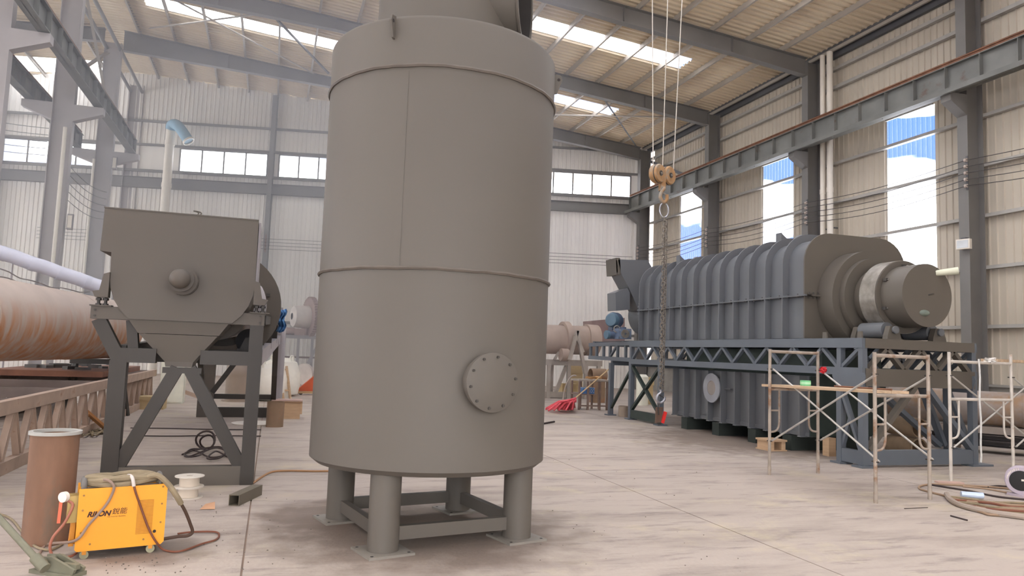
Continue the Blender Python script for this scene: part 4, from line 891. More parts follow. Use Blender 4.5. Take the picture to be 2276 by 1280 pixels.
mo = atY(1366,712,17.2); BLUEM = mat('blue_motor_paint', (80,104,120), .45, var=.1); BLUE2 = mat('deep_blue_motor', (78,90,110), .45, var=.15, scale=8)
m1 = thing('drive_motor', 'round blue drive motor beside the girth gear, above the gearbox', 'motor', mo)
part('housing', MB().lathe([(.0,-.22),(.15,-.215),(.19,-.15),(.19,.12),(.16,.2),(0,.205)], mo, (.8,.6,0), 28), BLUEM, m1, True)
for k in range(6): part('cooling_fin', MB().pipe(mo+V((.8,.6,0))*(-.1+.035*k), mo+V((.8,.6,0))*(-.088+.035*k), .205, .18, 28), BLUE2, m1)
part('foot', MB().box(mo+V((0,0,-.22)),(.24,.24,.08)), BLUE2, m1)
m2p = atY(1352,744,17.0)
m2 = thing('gear_motor', 'small blue gear motor with a white handwheel on the frame end', 'motor', m2p)
part('housing', MB().cyl(m2p, m2p+V((.34,.05,0)), .10, 20), BLUE2, m2, True); part('fan_cover', MB().cyl(m2p-V((.07,.01,0)), m2p, .11, 20), BLUEM, m2, True)
part('handwheel', MB().tube([m2p+V((.17,-.14,.15))+V((cos(t),0,sin(t)))*.085 for t in [2*pi*i/20 for i in range(20)]], .014, 6, True), WORN, m2)
part('handwheel_spoke', MB().cyl(m2p+V((.17,-.14,.07)), m2p+V((.17,-.14,.23)), .01, 6), WORN, m2)
gb = atY(1383,742,16.9)
g1 = thing('gear_reducer', 'blue grey gear reducer next to the small gear motor', 'gearbox', gb)
part('case', MB().box(gb,(.36,.3,.26)), mat('blue_grey_cast',(104,118,140),.5,var=.15,scale=8), g1); part('output_flange', MB().pipe(gb+V((0,-.15,0)), gb+V((0,-.19,0)), .11, .03, 24), WORN, g1, True); part('top_cover', MB().cyl(gb+V((0,0,.13)), gb+V((0,0,.17)), .1, 20), BLUE2, g1)
for dx in (-.14,.14):
    for dz in (-.09,.09): part('bolt', MB().cyl(gb+V((dx,-.15,dz)), gb+V((dx,-.165,dz)), .016, 6), WORN, g1)

# ------------------------------------------------------------------ furnace truss frame
XL, XR = 8.5, 10.66; FY0, FY1 = 8.97, 16.6; ZC0, ZC1 = 1.93, 1.36
ff = thing('furnace_frame', 'slate grey welded truss frame carrying the ribbed furnace', 'frame', (9.6,13,0))
def fp(nm, p, q, w=.1, h=.1, m=FRS, up=(0,0,1)): return part(nm, MB().bar(p, q, w, h, up), m, ff)
for x in (XL, XR):
    fp('top_chord', (x,FY0,ZC0-.075), (x,FY1,ZC0-.075), .12, .15); fp('bottom_chord', (x,FY0,ZC1+.06), (x,FY1,ZC1+.06), .12, .12)
    for y in (FY0+.05, FY0+.5, FY1-.05): fp('truss_post', (x,y,ZC1+.12), (x,y,ZC0-.15), .09, .09, FRS, (0,1,0))
    fp('diagonal', (x,FY0+.46,ZC1+.13), (x,FY0+.1,ZC0-.16), .05, .07, FRS, (1,0,0))
    n = 10; st = (FY1-.1-FY0-.55)/n
    for k in range(n):
        y = FY0+.55+st*k
        fp('diagonal', (x,y,ZC1+.12), (x,y+st/2,ZC0-.15), .05, .07, FRS, (1,0,0)); fp('diagonal', (x,y+st/2,ZC0-.15), (x,y+st,ZC1+.12), .05, .07, FRS, (1,0,0))
    # rear walkway extension
    fp('top_chord', (x,FY1,ZC0-.06), (x,19.1,ZC0-.10), .1, .1); fp('bottom_chord', (x,FY1,ZC1+.1), (x,19.1,ZC1+.12), .1, .1)
    for y in (16.9, 17.35, 17.8, 18.2, 18.65, 19.05): fp('truss_post', (x,y,ZC1+.15), (x,y,ZC0-.12), .06, .08, FRS, (0,1,0))
    fp('diagonal', (x,17.8,ZC1+.15), (x,17.4,ZC0-.12), .05, .06, FRS, (1,0,0))
    # legs
    for y in (FY0+.05, FY0+.5): fp('leg', (x,y,.03), (x,y,ZC1), .1, .1, FRS, (0,1,0))
    for y in (FY1-.05, FY1-1.5, 17.7): fp('leg', (x,y,.03), (x,y,ZC1), .11, .11, FRS, (0,1,0))
    part('gusset', MB().prism([(x-.065,FY0-.05,ZC1+.05),(x-.065,FY0+.6,ZC1+.05),(x-.065,FY0+.62,ZC1-.02),(x-.065,FY0+.5,ZC1-.22),(x-.065,FY0+.0,ZC1-.22),(x-.065,FY0-.07,ZC1-.02)], (.012,0,0)), FRS, ff)
    fp('sill', (x,FY0+.03,.14), (x,FY0+.52,.14), .08, .2); fp('sill', (x,FY1-1.52,.14), (x,FY1-.03,.14), .08, .2, DG)
    fp('leg_brace', (x,FY0+.08,.24), (x,FY0+.48,1.15), .05, .08, FRS, (1,0,0)); fp('leg_brace', (x,FY0+.48,.24), (x,FY0+.3,.7), .05, .06, FRS, (1,0,0))
    fp('leg_brace', (x,FY1-.1,.25), (x,FY1-1.45,1.3), .06, .08, DG, (1,0,0)); fp('leg_brace', (x,FY1-1.45,.25), (x,FY1-.1,1.3), .06, .08, DG, (1,0,0)); fp('leg_brace', (x,17.65,.2), (x,FY1+.0,1.2), .05, .07, DG, (1,0,0))
    for y in (FY0+.05, FY0+.5, FY1-.05, FY1-1.5, 17.7): part('foot_plate', MB().box((x+(.08 if x > 9 else 0),y,.015),(.42 if x > 9 else .24,.22,.03)), FRS, ff)
yb = FY0+.05
fp('end_beam', (XL,yb,ZC0-.075), (XR,yb,ZC0-.075), .12, .15, FURB); fp('end_beam', (XL,yb,ZC1-.02), (XR,yb,ZC1-.02), .12, .27, FURB)
for k in range(3):
    xa = XL+.1+k*.66
    fp('end_diagonal', (xa,yb,ZC1+.1), (xa+.33,yb,ZC0-.14), .06, .1, FURB, (0,1,0)); fp('end_diagonal', (xa+.33,yb,ZC0-.14), (xa+.66,yb,ZC1+.1), .06, .1, FURB, (0,1,0))
for k in range(3):
    xa = XL+.3+k*.62; fp('end_diagonal', (xa,yb+.45,ZC0-.14), (xa+.4,yb+.45,ZC1+.1), .05, .08, FRS, (0,1,0)); fp('end_diagonal', (xa+.1,yb+.45,ZC1+.1), (xa+.45,yb+.45,ZC0-.14), .05, .08, FRS, (0,1,0))
fp('end_sill', (XL,yb,.145), (XR,yb,.145), .085, .22, FRS)
fp('end_brace', (XL+.08,yb,.26), (XL+.98,yb,ZC1-.15), .07, .11, FURB, (0,1,0)); fp('end_brace', (XR-.05,yb,.26), (XL+1.22,yb,ZC1-.15), .07, .11, FRS, (0,1,0))
fp('end_brace', (XL+.6,yb+.45,ZC1-.15), (XR-.2,yb+.45,.26), .07, .11, FRS, (0,1,0)); fp('end_brace', (XR-.55,yb+.45,ZC1-.15), (XR-.1,yb+.45,.26), .07, .11, FRS, (0,1,0))
for y in (FY0+.5, FY1-.05, FY1-1.5, 17.7): fp('cross_beam', (XL,y,ZC1+.02), (XR,y,ZC1+.02), .1, .16)
for y in (9.3, 9.99, 11.5, 13.2, 14.8, 16.2, 17.2, 19.0): fp('cross_beam', (XL+.06,y,ZC0-.06), (XR-.06,y,ZC0-.06), .12, .12)
for x_, y_ in ((XL,FY0+.1),(XL,FY0+.85)): part('lifting_eye', MB().prism([(x_-.012,y_-.05,ZC0),(x_-.012,y_+.05,ZC0),(x_-.012,y_+.04,ZC0+.1),(x_-.012,y_-.04,ZC0+.1)],(.024,0,0)), FURB, ff)
for x in (AX-.46, AX+.46): part('roller_bed', MB().box2((x-.2,9.14,ZC0-.005),(x+.2,10.05,ZC0+.01)), FURB, ff)
part('deck_plate', MB().box2((XL+.1,16.75,ZC0-.0),(XR-.1,18.4,ZC0+.012)), FRS, ff)

# ------------------------------------------------------------------ lower casing under the frame
LX0, LX1, LY0, LY1, LZ0, LZ1 = 8.82, 10.4, 10.55, 14.9, .28, 1.30
lc = thing('lower_casing', 'slate grey ribbed lower furnace casing standing on blocks under the truss frame', 'casing', (9.6,12.7,LZ0))
part('body', MB().box2((LX0,LY0,LZ0+.06),(LX1,LY1,LZ1)), FUR, lc)
part('shade_filler', MB().box2((LX0+.25,LY0-.0,LZ1),(LX1-.05,14.95,ZC0-.16)), DG, lc)  # dark filler box added so the gap behind the truss reads as shade
part('end_panel', MB().box2((LX0-.02,LY0-.03,LZ0),(LX1+.02,LY0,LZ1)), DG, lc)
y = LY0+.1
while y < LY1: part('rib', MB().box2((LX0-.14,y,LZ0),(LX0,y+.028,LZ1)), FUR, lc); part('rib_foot', MB().box2((LX0-.14,y-.04,LZ0-.02),(LX0+.1,y+.06,LZ0)), FUR, lc); y += .468
part('bottom_rail', MB().box2((LX0-.02,LY0,LZ0-.01),(LX0+.12,LY1,LZ0+.06)), FUR, lc)
fc = V((LX0-.15, atX(1583,862,LX0-.15).y, atX(1583,862,LX0-.15).z))
part('inspection_flange', MB().pipe(fc, fc+V((-.025,0,0)), .30, .15, 48), mat('pale_grey_flange',(142,144,150),.5), lc, True); part('inspection_cover', MB().cyl(fc+V((.0,0,0)), fc+V((-.02,0,0)), .15, 32), mat('tan_grey_cover',(138,130,124),.6), lc, True); part('inspection_neck', MB().pipe(fc, fc+V((.16,0,0)), .2, .15, 32), FUR, lc, True)
part('cross_rib', MB().box2((LX0-.06,fc.y-.5,fc.z-.012),(LX0,fc.y+.5,fc.z+.012)), FUR, lc)
BLKG = mat('dark_green_block',(46,52,48),.8); 
for i,(y,lb) in enumerate(((11.0,'first'),(12.0,'second'),(13.2,'third'),(14.4,'farthest'))):
    solo('support_block', MB().box2((LX0-.12,y-.12,0),(LX1,y+.12,LZ0-.025)), BLKG, lb+' dark block from the camera end under the lower furnace casing', 'block', group='blocks under the lower casing')
solo('wooden_post', MB().box2((8.86,10.15,0),(9.0,10.3,.30)), PLY, 'short upright timber block before the dark end of the lower casing', 'block')
wp = atZ(1728,1003,0)
wpl = thing('pallet', 'small wooden pallet piece on the floor behind the first scaffold frame', 'pallet', wp)
part('deck_board', MB().box2((wp.x-.15,wp.y,.16),(wp.x+.2,wp.y+.4,.19)), PLY, wpl)
for dx in (-.13,.1): part('block', MB().box2((wp.x+dx,wp.y+.02,.02),(wp.x+dx+.08,wp.y+.38,.16)), PLY, wpl)
part('bottom_board', MB().box2((wp.x-.15,wp.y,0),(wp.x+.2,wp.y+.4,.02)), PLY, wpl)
p, q = atZ(1540,945,.02), atZ(1640,957,.02)
solo('floor_rod', MB().cyl(V((p.x,p.y,.02)), V((q.x,q.y,.02)), .02, 8), FRL, 'pale steel rod on the floor along the foot of the lower casing', 'rod')

# ------------------------------------------------------------------ crane hook block, ropes and chain
HY = 13.2
def hp(x, y): return atY(x, y, HY)
YH = mat('worn_yellow_hook_paint', (162,124,84), .65, .1, var=.25, scale=6, rust=(148,138,124), rustpos=.52, rustscale=4)
hb = thing('hook_block', 'worn yellow crane hook block with two sheaves hanging on ropes', 'hook', hp(1475,410))
c1, c2 = hp(1461,386), hp(1490,387)+V((.02,.16,0)); rs_ = .195
for c, nm in ((c1,'sheave_guard'),(c2,'sheave_guard')):
    ax_ = V((.83,-.12,0)).normalized() if c is c2 else V((.80,-.6,0)).normalized()
    sh = part(nm, MB().lathe([(0,-.09),(rs_*.9,-.09),(rs_,-.06),(rs_,.06),(rs_*.9,.09),(0,.09)], c, (.45,-.89,0), 36), YH, hb, True)
    part('guard_groove', MB().pipe(c+V((.45,-.89,0))*.03, c+V((.45,-.89,0))*.05, rs_+.006, rs_-.02, 36), BOLT, sh); part('hub', MB().pipe(c+V((.45,-.89,0))*.09, c+V((.45,-.89,0))*.10, .055, .03, 20), BOLT, sh); part('hub_pin', MB().cyl(c+V((.45,-.89,0))*.09, c+V((.45,-.89,0))*.112, .022, 12), WORN, sh)
part('cross_bar', MB().cyl(c1, c2, .06, 14), YH, hb)
mid = (c1+c2)/2
part('yoke', MB().box(mid-V((0,0,.2)),(.1,.12,.26)), YH, hb)
kc = hp(1475,436)
part('hook', MB().tube(spline([mid-V((0,0,.3)), kc+V((.0,0,.16)), kc+V((-.06,0,.06)), kc+V((-.075,0,-.04)), kc+V((0,0,-.13)), kc+V((.075,0,-.06)), kc+V((.07,0,.04))],6), .036, 12), YH, hb, True)
part('hook_latch', MB().bar(kc+V((-.03,-.01,.07)), kc+V((.07,-.01,.03)), .02, .02), WORN, hb)
for k,(x,t,lb) in enumerate(((1450,c1+V((-.1,0,.16)),'left'),(1484,mid+V((0,0,-.1)),'middle'),(1516,c2+V((.14,0,.1)),'right'))):
    top = hp(x,0); d = (top-t).normalized(); e = t + d*((12.75-t.z)/d.z)
    solo('wire_rope', MB().cyl(t, e, .011, 6), mat('wire_rope_steel',(186,178,168),.5,.3), lb+' of the three steel wire ropes above the yellow hook block', 'rope', group='crane wire ropes')
cb_ = thing('crane_bridge', 'crane bridge beam above the hook, out of view overhead', 'crane', (0,HY,11.5)) if False else None
RIN = mat('ring_steel',(170,170,176),.35,.7)
rc = hp(1476,470)
ch_ = thing('lifting_chain', 'long steel lifting chain with ring and grab hook hanging from the crane hook', 'chain', hp(1470,890))
part('master_ring', MB().tube([rc+V((.10*cos(t),0,.15*sin(t)+.03)) for t in [2*pi*i/24 for i in range(24)]], .014, 8, True), RIN, ch_, True)
top, bot = hp(1477,484), hp(1468,866)
CHM = mat('chain_steel',(122,114,104),.5,.3,var=.3,scale=8,rust=(136,90,62),rustpos=.66,rustscale=3)
NL = 50; step = (top-bot).length/NL; link = None; dn = (bot-top).normalized()
lk = MB().tube([V((.034*cos(t), 0, (.026 if sin(t) > 0 else -.026)+.034*sin(t))) for t in [2*pi*i/12 for i in range(12)]], .0098, 6, True)
lme = mesh_of('chain_link', lk, CHM, True); mats = []
for i in range(NL):
    p = top + dn*step*(i+.5); mats.append(T(p) @ Rz(radians(45)+(pi/2 if i % 2 else 0)+.1*sin(i)) @ Matrix.Scale(step/.082,4,(0,0,1)))
pieces('chain_link', lme, ch_, mats)
for sx in (-1,):
    mats = [T(top + dn*step*(i+.5) + V((.062,.03,-.03))) @ Rz(radians(20)+(pi/2 if i % 2 else 0)) @ Matrix.Scale(step/.082,4,(0,0,1)) for i in range(NL)]
    pieces('chain_link', lme, ch_, mats)
hk = hp(1468,884)
part('grab_hook', MB().tube(spline([bot, hk+V((0,0,.10)), hk+V((-.07,0,.04)), hk+V((-.075,0,-.05)), hk+V((0,0,-.10)), hk+V((.08,0,-.05)), hk+V((.095,0,.02))],6), .024, 10), RIN, ch_, True)
part('hook_latch', MB().bar(hk+V((-.05,-.02,.06)), hk+V((.07,-.02,-.0)), .02, .016), BOLT, ch_)
cl = hp(1472,925)
pc = thing('plate_clamp', 'small lifting clamp with a red lever hanging from the grab hook', 'clamp', cl)
REDM = mat('red_lever',(220,52,48),.45)
part('shackle', MB().tube(spline([hk+V((-.03,0,-.1)), hp(1463,905), hp(1464,922)],5), .014, 8), BOLT, pc); part('body', MB().prism([hp(1460,905),hp(1474,905),hp(1470,938),hp(1458,940)], (0,.05,0)), mat('clamp_steel',(110,88,76),.6,.3), pc)
part('lever', MB().bar(hp(1479,915), hp(1472,940), .045, .06), REDM, pc); part('jaw', MB().box(hp(1465,941),(.07,.06,.04)), BOLT, pc)

# ------------------------------------------------------------------ scaffold towers
SCA = mat('worn_scaffold_pipe', (162,150,138), .55, .15, var=.2, scale=6, rust=(134,100,74), rustpos=.58, rustscale=5)
SCB = mat('pale_scaffold_pipe', (196,188,178), .5, .15, var=.15, scale=6, rust=(150,110,80), rustpos=.68, rustscale=5)
SCX = mat('galvanised_brace', (190,186,180), .4, .4, var=.1, scale=5)
def sframe(t, a, b, H, bar_z, led_z, m, stub=0.0):
    a, b = V(a), V(b); u = (b-a); u.z = 0; w = u.length; u.normalize(); Z = V((0,0,1)); r = .021
    for p in (a, b): part('post', MB().cyl(p, p+Z*H, r, 14), m, t, True); part('post_foot', MB().cyl(p+Z*.0, p+Z*.12, r+.003, 14), m, t, True)
    part('top_bar', MB().cyl(a+Z*bar_z, b+Z*bar_z, r, 14), m, t, True); part('ledger', MB().cyl(a+Z*led_z, b+Z*led_z, r, 14), m, t, True)
    for p, s in ((a, 1), (b, -1)):
        i_ = p+u*s*.16
        part('inner_rail', MB().tube(spline([i_+Z*led_z, i_+Z*(led_z-.3), i_+Z*(.70), i_+Z*.62-u*s*.02, i_+Z*.58-u*s*.07, p+Z*.57],5), .014, 10), m, t, True)
        part('rung', MB().cyl(p+Z*.86, i_+Z*.86, .012, 10), m, t, True)
        for z in (.45, 1.42): part('brace_pin', MB().cyl(p+Z*z-V((0,.05,0)), p+Z*z+V((0,.05,0)), .008, 8), BOLT, t)
def xbrace(t, a, b, z0=.45, z1=1.42, m=None):
    a, b = V(a), V(b); o = V((0,0,0)); Z = V((0,0,1))
    part('cross_brace', MB().cyl(a+Z*z1+V((.03,0,0)), b+Z*z0+V((.03,0,0)), .0125, 10), m or SCX, t, True); part('cross_brace', MB().cyl(a+Z*z0+V((.055,0,0)), b+Z*z1+V((.055,0,0)), .0125, 10), m or SCX, t, True)
a1, a2, a3, a4 = (6.46,6.68,0), (7.33,6.77,0), (6.49,8.56,0), (7.32,8.60,0)
ta = thing('scaffold_tower', 'worn tubular scaffold tower standing before the furnace, near frame', 'scaffold', (6.9,7.6,0))
sframe(ta, a1, a2, 1.665, 1.63, 1.18, SCA); sframe(ta, a3, a4, 1.69, 1.66, 1.15, SCA)
xbrace(ta, a1, a3); xbrace(ta, a2, a4)
WOOD = mat('worn_plank', (190,164,136), .8, var=.15, scale=3, stretch=(6,1,6))
pk = thing('scaffold_planks', 'worn wooden planks laid on the ledgers of the near scaffold', 'plank', (6.9,7.6,1.2))
for k in range(2): x = 6.50+.26*k; part('plank', MB().add([V((x,6.74,1.203)),V((x+.25,6.74,1.203)),V((x+.25,8.75,1.175)),V((x,8.75,1.175)),V((x,6.74,1.235)),V((x+.25,6.74,1.235)),V((x+.25,8.75,1.207)),V((x,8.75,1.207))], [(3,2,1,0),(4,5,6,7),(0,1,5,4),(1,2,6,5),(2,3,7,6),(3,0,4,7)]), WOOD, pk)
solo('steel_rod', MB().cyl((6.8,6.78,1.247),(6.9,7.8,1.235), .011, 8), mat('rusty_rail',(0,0,0)), 'thin rusty rod lying on the near scaffold planks', 'rod')
gtp = V((6.82,8.25,1.2165)); gt_ = thing('tape_roll', 'green plastic tape roll on the far end of the scaffold planks', 'tape', gtp)
part('roll', MB().pipe(gtp, gtp+V((0,0,.07)), .068, .03, 28), mat('green_plastic',(122,206,146),.4), gt_, True); part('wrapper', MB().pipe(gtp+V((0,0,.02)), gtp+V((0,0,.05)), .07, .069, 28), mat('pale_green',(176,226,186),.4), gt_, True)
def rag(name, c, w, h, m, label, seed):
    random.seed(seed); vs = []; fs = []
    for i in range(8):
        for j in range(8): vs.append(V(c)+V(((i/7-.5)*w+random.uniform(-.012,.012), random.uniform(-.03,.03), -(j/7)*h*(1-.4*abs(i/7-.5))+random.uniform(-.012,.012))))
    for i in range(7):
        for j in range(7): fs.append((i*8+j,(i+1)*8+j,(i+1)*8+j+1,i*8+j+1))
    return solo(name, MB().add(vs, fs).add([p+V((0,.012,0)) for p in vs], [f[::-1] for f in fs]), m, label, 'cloth', smooth=True)
rag('rag', (7.36,8.53,1.47), .09, .09, mat('red_cloth',(214,54,60),.8), 'bright red cloth tied to the far right post of the near scaffold', 3)
b1, b2 = atZ(2114,1070,0), atZ(2253,1066,0); vb = V((1.55,-.62,0)); vb2 = V((1.9,.25,0))
tbb = thing('scaffold_tower', 'pale tubular scaffold at the right edge before the rusty wall pipe', 'scaffold', (b1.x,b1.y,0))
sframe(tbb, b1, b2, 1.74, 1.61, 1.10, SCB); b3, b4 = b1+vb2, b2+vb2
sframe(tbb, b3, b4, 1.74, 1.61, 1.10, SCB); xbrace(tbb, b1, b3, m=SCX); xbrace(tbb, b2, b4)
part('top_plank', MB().bar(b2+V((-.1,.25,1.655)), b4+V((.2,.25,1.655)), .25, .04), WOOD, tbb)
rag('rag', V(b1).lerp(b2,.66)+V((0,-.01,1.685)), .18, .07, mat('white_cloth',(226,222,216),.8), 'crumpled white rag on the top bar of the right scaffold', 5)
ro_ = V(b1).lerp(b2,.44)
solo('rope', MB().tube(spline([ro_+V((0,-.03,1.66)), ro_+V((.01,-.035,1.4)), ro_+V((-.005,-.035,1.1)), ro_+V((.012,-.035,.8)), ro_+V((.0,-.035,.5)), ro_+V((.012,-.03,.34)), ro_+V((.0,-.03,.25))],6), .012, 8), mat('white_rope',(206,204,200),.8,var=.1,scale=20), 'white rope hanging from the top bar of the right scaffold', 'rope', smooth=True)

# ------------------------------------------------------------------ stock between furnace and right wall
WPIPE = mat('rusty_wall_pipe',(150,138,130),.65,var=.12,scale=1.5,rust=(150,120,92),rustpos=.55,rustscale=1.4)
pp0, pp1 = atD(1978,893,14.8), atD(2420,922,12.9)
wpz = thing('large_pipe', 'large rusty pipe lying on steel stock behind the right scaffold', 'pipe', pp0)
part('wall', MB().pipe(pp0, pp1, .315, .295, 48), WPIPE, wpz, True)
for k in (.3,.7): q = pp0.lerp(pp1,k); d = (pp1-pp0).normalized(); part('weld_seam', MB().tube([q+(d.cross(V((0,0,1))).normalized()*cos(2*pi*i/40)+V((0,0,1))*sin(2*pi*i/40))*.316 for i in range(40)], .007, 5, True), WPIPE, wpz)
pu = (pp1-pp0).normalized(); pu.z = 0; pu.normalize(); pv = V((-pu.y,pu.x,0)); zlow = min(pp0.z,pp1.z)-.315
base = V((pp0.x,pp0.y,0))+pu*.9
BST = mat('black_channel_steel',(72,66,64),.6,.2,var=.15,scale=4)
sk2 = thing('timber_sleeper', 'long grey timber bearer between the rusty wall pipe and the steel channels', 'timber', base)
part('beam', MB().bar(base+V((0,0,zlow-.07))-pv*.12, base+pu*5.0+V((0,0,pp1.z-.315-.07))-pv*.12, .16, .13), mat('grey_timber',(160,148,138),.85,var=.15), sk2); part('beam', MB().bar(base+V((0,0,zlow-.07))+pv*.2, base+pu*5.0+V((0,0,pp1.z-.315-.07))+pv*.2, .16, .13), mat('grey_timber',(0,0,0)), sk2)
lay = max(2, int((zlow-.14-.12)/.1)); hz = (zlow-.15-.12)/lay
rows = ('lowest','second','third','fourth','fifth','sixth','seventh')
for r in range(lay):
    for c in range(3):
        o_ = base+pu*(-.15+.1*((r*3+c) % 3))+pv*(c*.22-.25)+V((0,0,.12+hz*(r+.5)))
        solo('steel_channel', MB().chan(o_, o_+pu*5, .2, hz*.96, .012), BST, 'dark steel channel, '+rows[r % 7]+' layer, '+('front','middle','back')[c]+' of the stack under the rusty wall pipe', 'channel', group='stacked steel channels')
for k in (.2,1.7,3.2,4.7): solo('pallet_bearer', MB().box(base+pu*k+pv*-.02+V((0,0,.06)),(.14,.9,.115),Matrix.Rotation(atan2(pu.y,pu.x),3,'Z')), mat('grey_timber',(0,0,0)), ('first','second','third','last')[(.2,1.7,3.2,4.7).index(k)]+' timber bearer from the left under the steel channel stack', 'timber', group='bearers under the channels')
PE = mat('brown_pipe_inside',(150,128,104),.7,var=.2,scale=5)
for k,(px,py,lb) in enumerate(((2043,983,'lower'),(2044,934,'upper'))):
    c = atD(px,py,12.4); c.z = .17 if k == 0 else .17+.335; dd = V((.08,1,0)).normalized()
    s = thing('short_pipe', lb+' of two rusty pipes seen end on inside the furnace frame', 'pipe', c, 0, 'pipes inside the frame legs')
    part('wall', MB().pipe(c, c+dd*(10.48-c.y), .165, .14, 36), PE, s, True)
# cables and blower, lower right
TAN = mat('tan_cable',(150,126,104),.75,var=.1); 
def fl_(pts, r, m, lb, z=None): return solo('floor_cable', MB().tube(spline([atZ(x,y,(z or r)+.0) for x,y in pts],6), r, 8), m, lb, 'cable', smooth=True)
fl_([(2104,1098),(2112,1110),(2140,1124),(2200,1138),(2240,1144),(2300,1152)], .030, mat('thick_pinkish_hose',(158,144,132),.7,var=.08), 'thick pinkish hose curving along the front of the cable heap')
fl_([(2300,1092),(2200,1082),(2130,1078),(2080,1076),(2048,1079),(2044,1086),(2070,1094),(2110,1104)], .013, TAN, 'tan cable with a round bend reaching farthest left of the heap')
fl_([(2062,1076),(2100,1082),(2160,1092),(2220,1104),(2300,1112)], .012, CR, 'dark cable running through the middle of the heap')
fl_([(2140,1081),(2190,1086),(2250,1096),(2300,1100)], .011, TAN, 'thin tan cable behind the blue label in the heap')
fl_([(2195,1082),(2220,1080),(2260,1084),(2300,1090)], .012, CR, 'short dark cable at the back of the heap near the blower')
for k in range(8):
    y0_ = 1104+k*4; pts = [(2110+k*7,y0_), (2150+k*5,y0_+4+3*sin(k*2)), (2200,y0_+9+3*cos(k*1.7)), (2250,y0_+13+2*sin(k)), (2310,y0_+16)]
    fl_(pts, .014, (HOSE, TAN, CAB2)[k % 3], 'cable strand of the flat heap between thick hose and blower, row %s' % ('one','two','three','four','five','six','seven','eight')[k], .012+.004*(k % 3))
for o in C.objects:
    if o.name.startswith('floor_cable') and o.get('label','').startswith('cable strand'): o['group'] = 'cable strands of the heap'
c = atZ(2136,1098,.045); solo('plastic_bottle', MB().cyl(c, c+V((.2,-.12,.0)), .035, 14), mat('pale_blue_plastic',(186,200,220),.2), 'small pale blue plastic bottle lying on the cable heap', 'bottle')
bc = atZ(2270,1104,0); bl = thing('blower', 'lilac grey blower box with a round black fan at the right edge', 'blower', bc)
bd = (V((CAMP.x,CAMP.y,0))-V((bc.x,bc.y,0))).normalized(); bs = V((-bd.y,bd.x,0)); cc = V((bc.x,bc.y,.16))-bs*-.0
LIL = mat('lilac_grey_plastic',(176,164,174),.5)
part('housing', MB().lathe([(.0,-.16),(.168,-.159),(.168,.0),(.160,.012),(.118,.012)], cc+V((0,0,.03)), bd, 36), LIL, bl, True); part('fan_disc', MB().lathe([(.12,.0),(.12,.014),(0,.02)], cc+V((0,0,.03)), bd, 36), mat('black_plastic',(0,0,0)), bl, True); part('nameplate', MB().box(cc+bd*.021+V((0,0,.04))+bs*.03,(.05,.004,.022),Matrix.Rotation(atan2(bs.y,bs.x),3,'Z')), PVC, bl); part('stand', MB().box(cc-bd*.08+V((0,0,-.145)),(.22,.2,.03)), LIL, bl)
for k in range(9): t = radians(100+k*9); part('fin', MB().box(cc+bd*.012+(bs*-cos(t)*-1+V((0,0,1))*sin(t))*.14+V((0,0,.03)),(.006,.006,.03)), PVC, bl)
p, q = atZ(2113,1146,.008), atZ(2150,1156,.008); solo('welding_rod', MB().cyl(p, q, .008, 6), CR, 'short dark rod alone on the floor in front of the cable heap', 'rod')
p, q = atZ(2010,1130,.004), atZ(2062,1128,.004); solo('welding_rod', MB().cyl(p, q, .004, 6), CR, 'thin wire lying on the floor left of the short dark rod', 'rod')
p = atZ(2110,1074,0); solo('floor_board', MB().box(V((p.x,p.y,.012)),(.34,.10,.022),Matrix.Rotation(-.3,3,'Z')), mat('pinkish_board',(0,0,0)), 'small pinkish board at the foot of the right scaffold post', 'board')

# ------------------------------------------------------------------ right wall fittings
for x, y, r, lb in ((17.25,20.02,.085,'left cream downpipe beside the second wall column'),(17.25,19.68,.10,'right cream downpipe, farther from the wall column')):
    s = thing('downpipe', lb, 'pipe', (x,y,0), 0, 'cream downpipes')
    part('pipe', MB().cyl((x,y,.3),(x,y,12.0), r, 20), PVC, s, True)
    for z in (3.2, 5.6, 7.2, 9.7): part('pipe_joint', MB().cyl((x,y,z),(x,y,z+.16), r+.012, 20), PVC, s, True)
    part('wall_clip', MB().box2((x,y-.02,6),(17.55,y+.02,6.05)), STEELD, s)
fd = V((16.86,14.42,4.74)); fli = thing('floodlight', 'small white floodlight on the nearest right wall column', 'lamp', fd)
fdir = V((-.55,-.8,-.15)).normalized()
part('housing', MB().box(fd, (.12,.34,.26), Matrix.Rotation(.25,3,'Z')), PVC, fli); part('glass', MB().box(fd+V((-.066,-.015,0)), (.008,.28,.2), Matrix.Rotation(.25,3,'Z')), mat('lamp_glass',(200,204,206),.15), fli); part('bracket', MB().box2((16.85,14.36,4.86),(16.99,14.5,4.92)), STEELD, fli)
WIR = mat('bare_wire',(78,74,72),.5,.3)
for i in range(5):
    for j,(ya,yb) in enumerate(((8.4,14.35),(14.35,20.42),(20.42,26.48),(26.48,32.6))):
        z = 6.95-.17*i
        pts = [V((16.9,ya+(yb-ya)*k/10,z-.13*sin(pi*k/10)*(1+.1*i))) for k in range(11)]
        solo('power_wire', MB().tube(pts, .011, 5), WIR, ('topmost','second','third','fourth','lowest')[i]+' of five bare wires in the '+('nearest','second','third','farthest')[j]+' span along the right wall', 'wire', group='bare wires on the right wall, '+('nearest','second','third','farthest')[j]+' span')
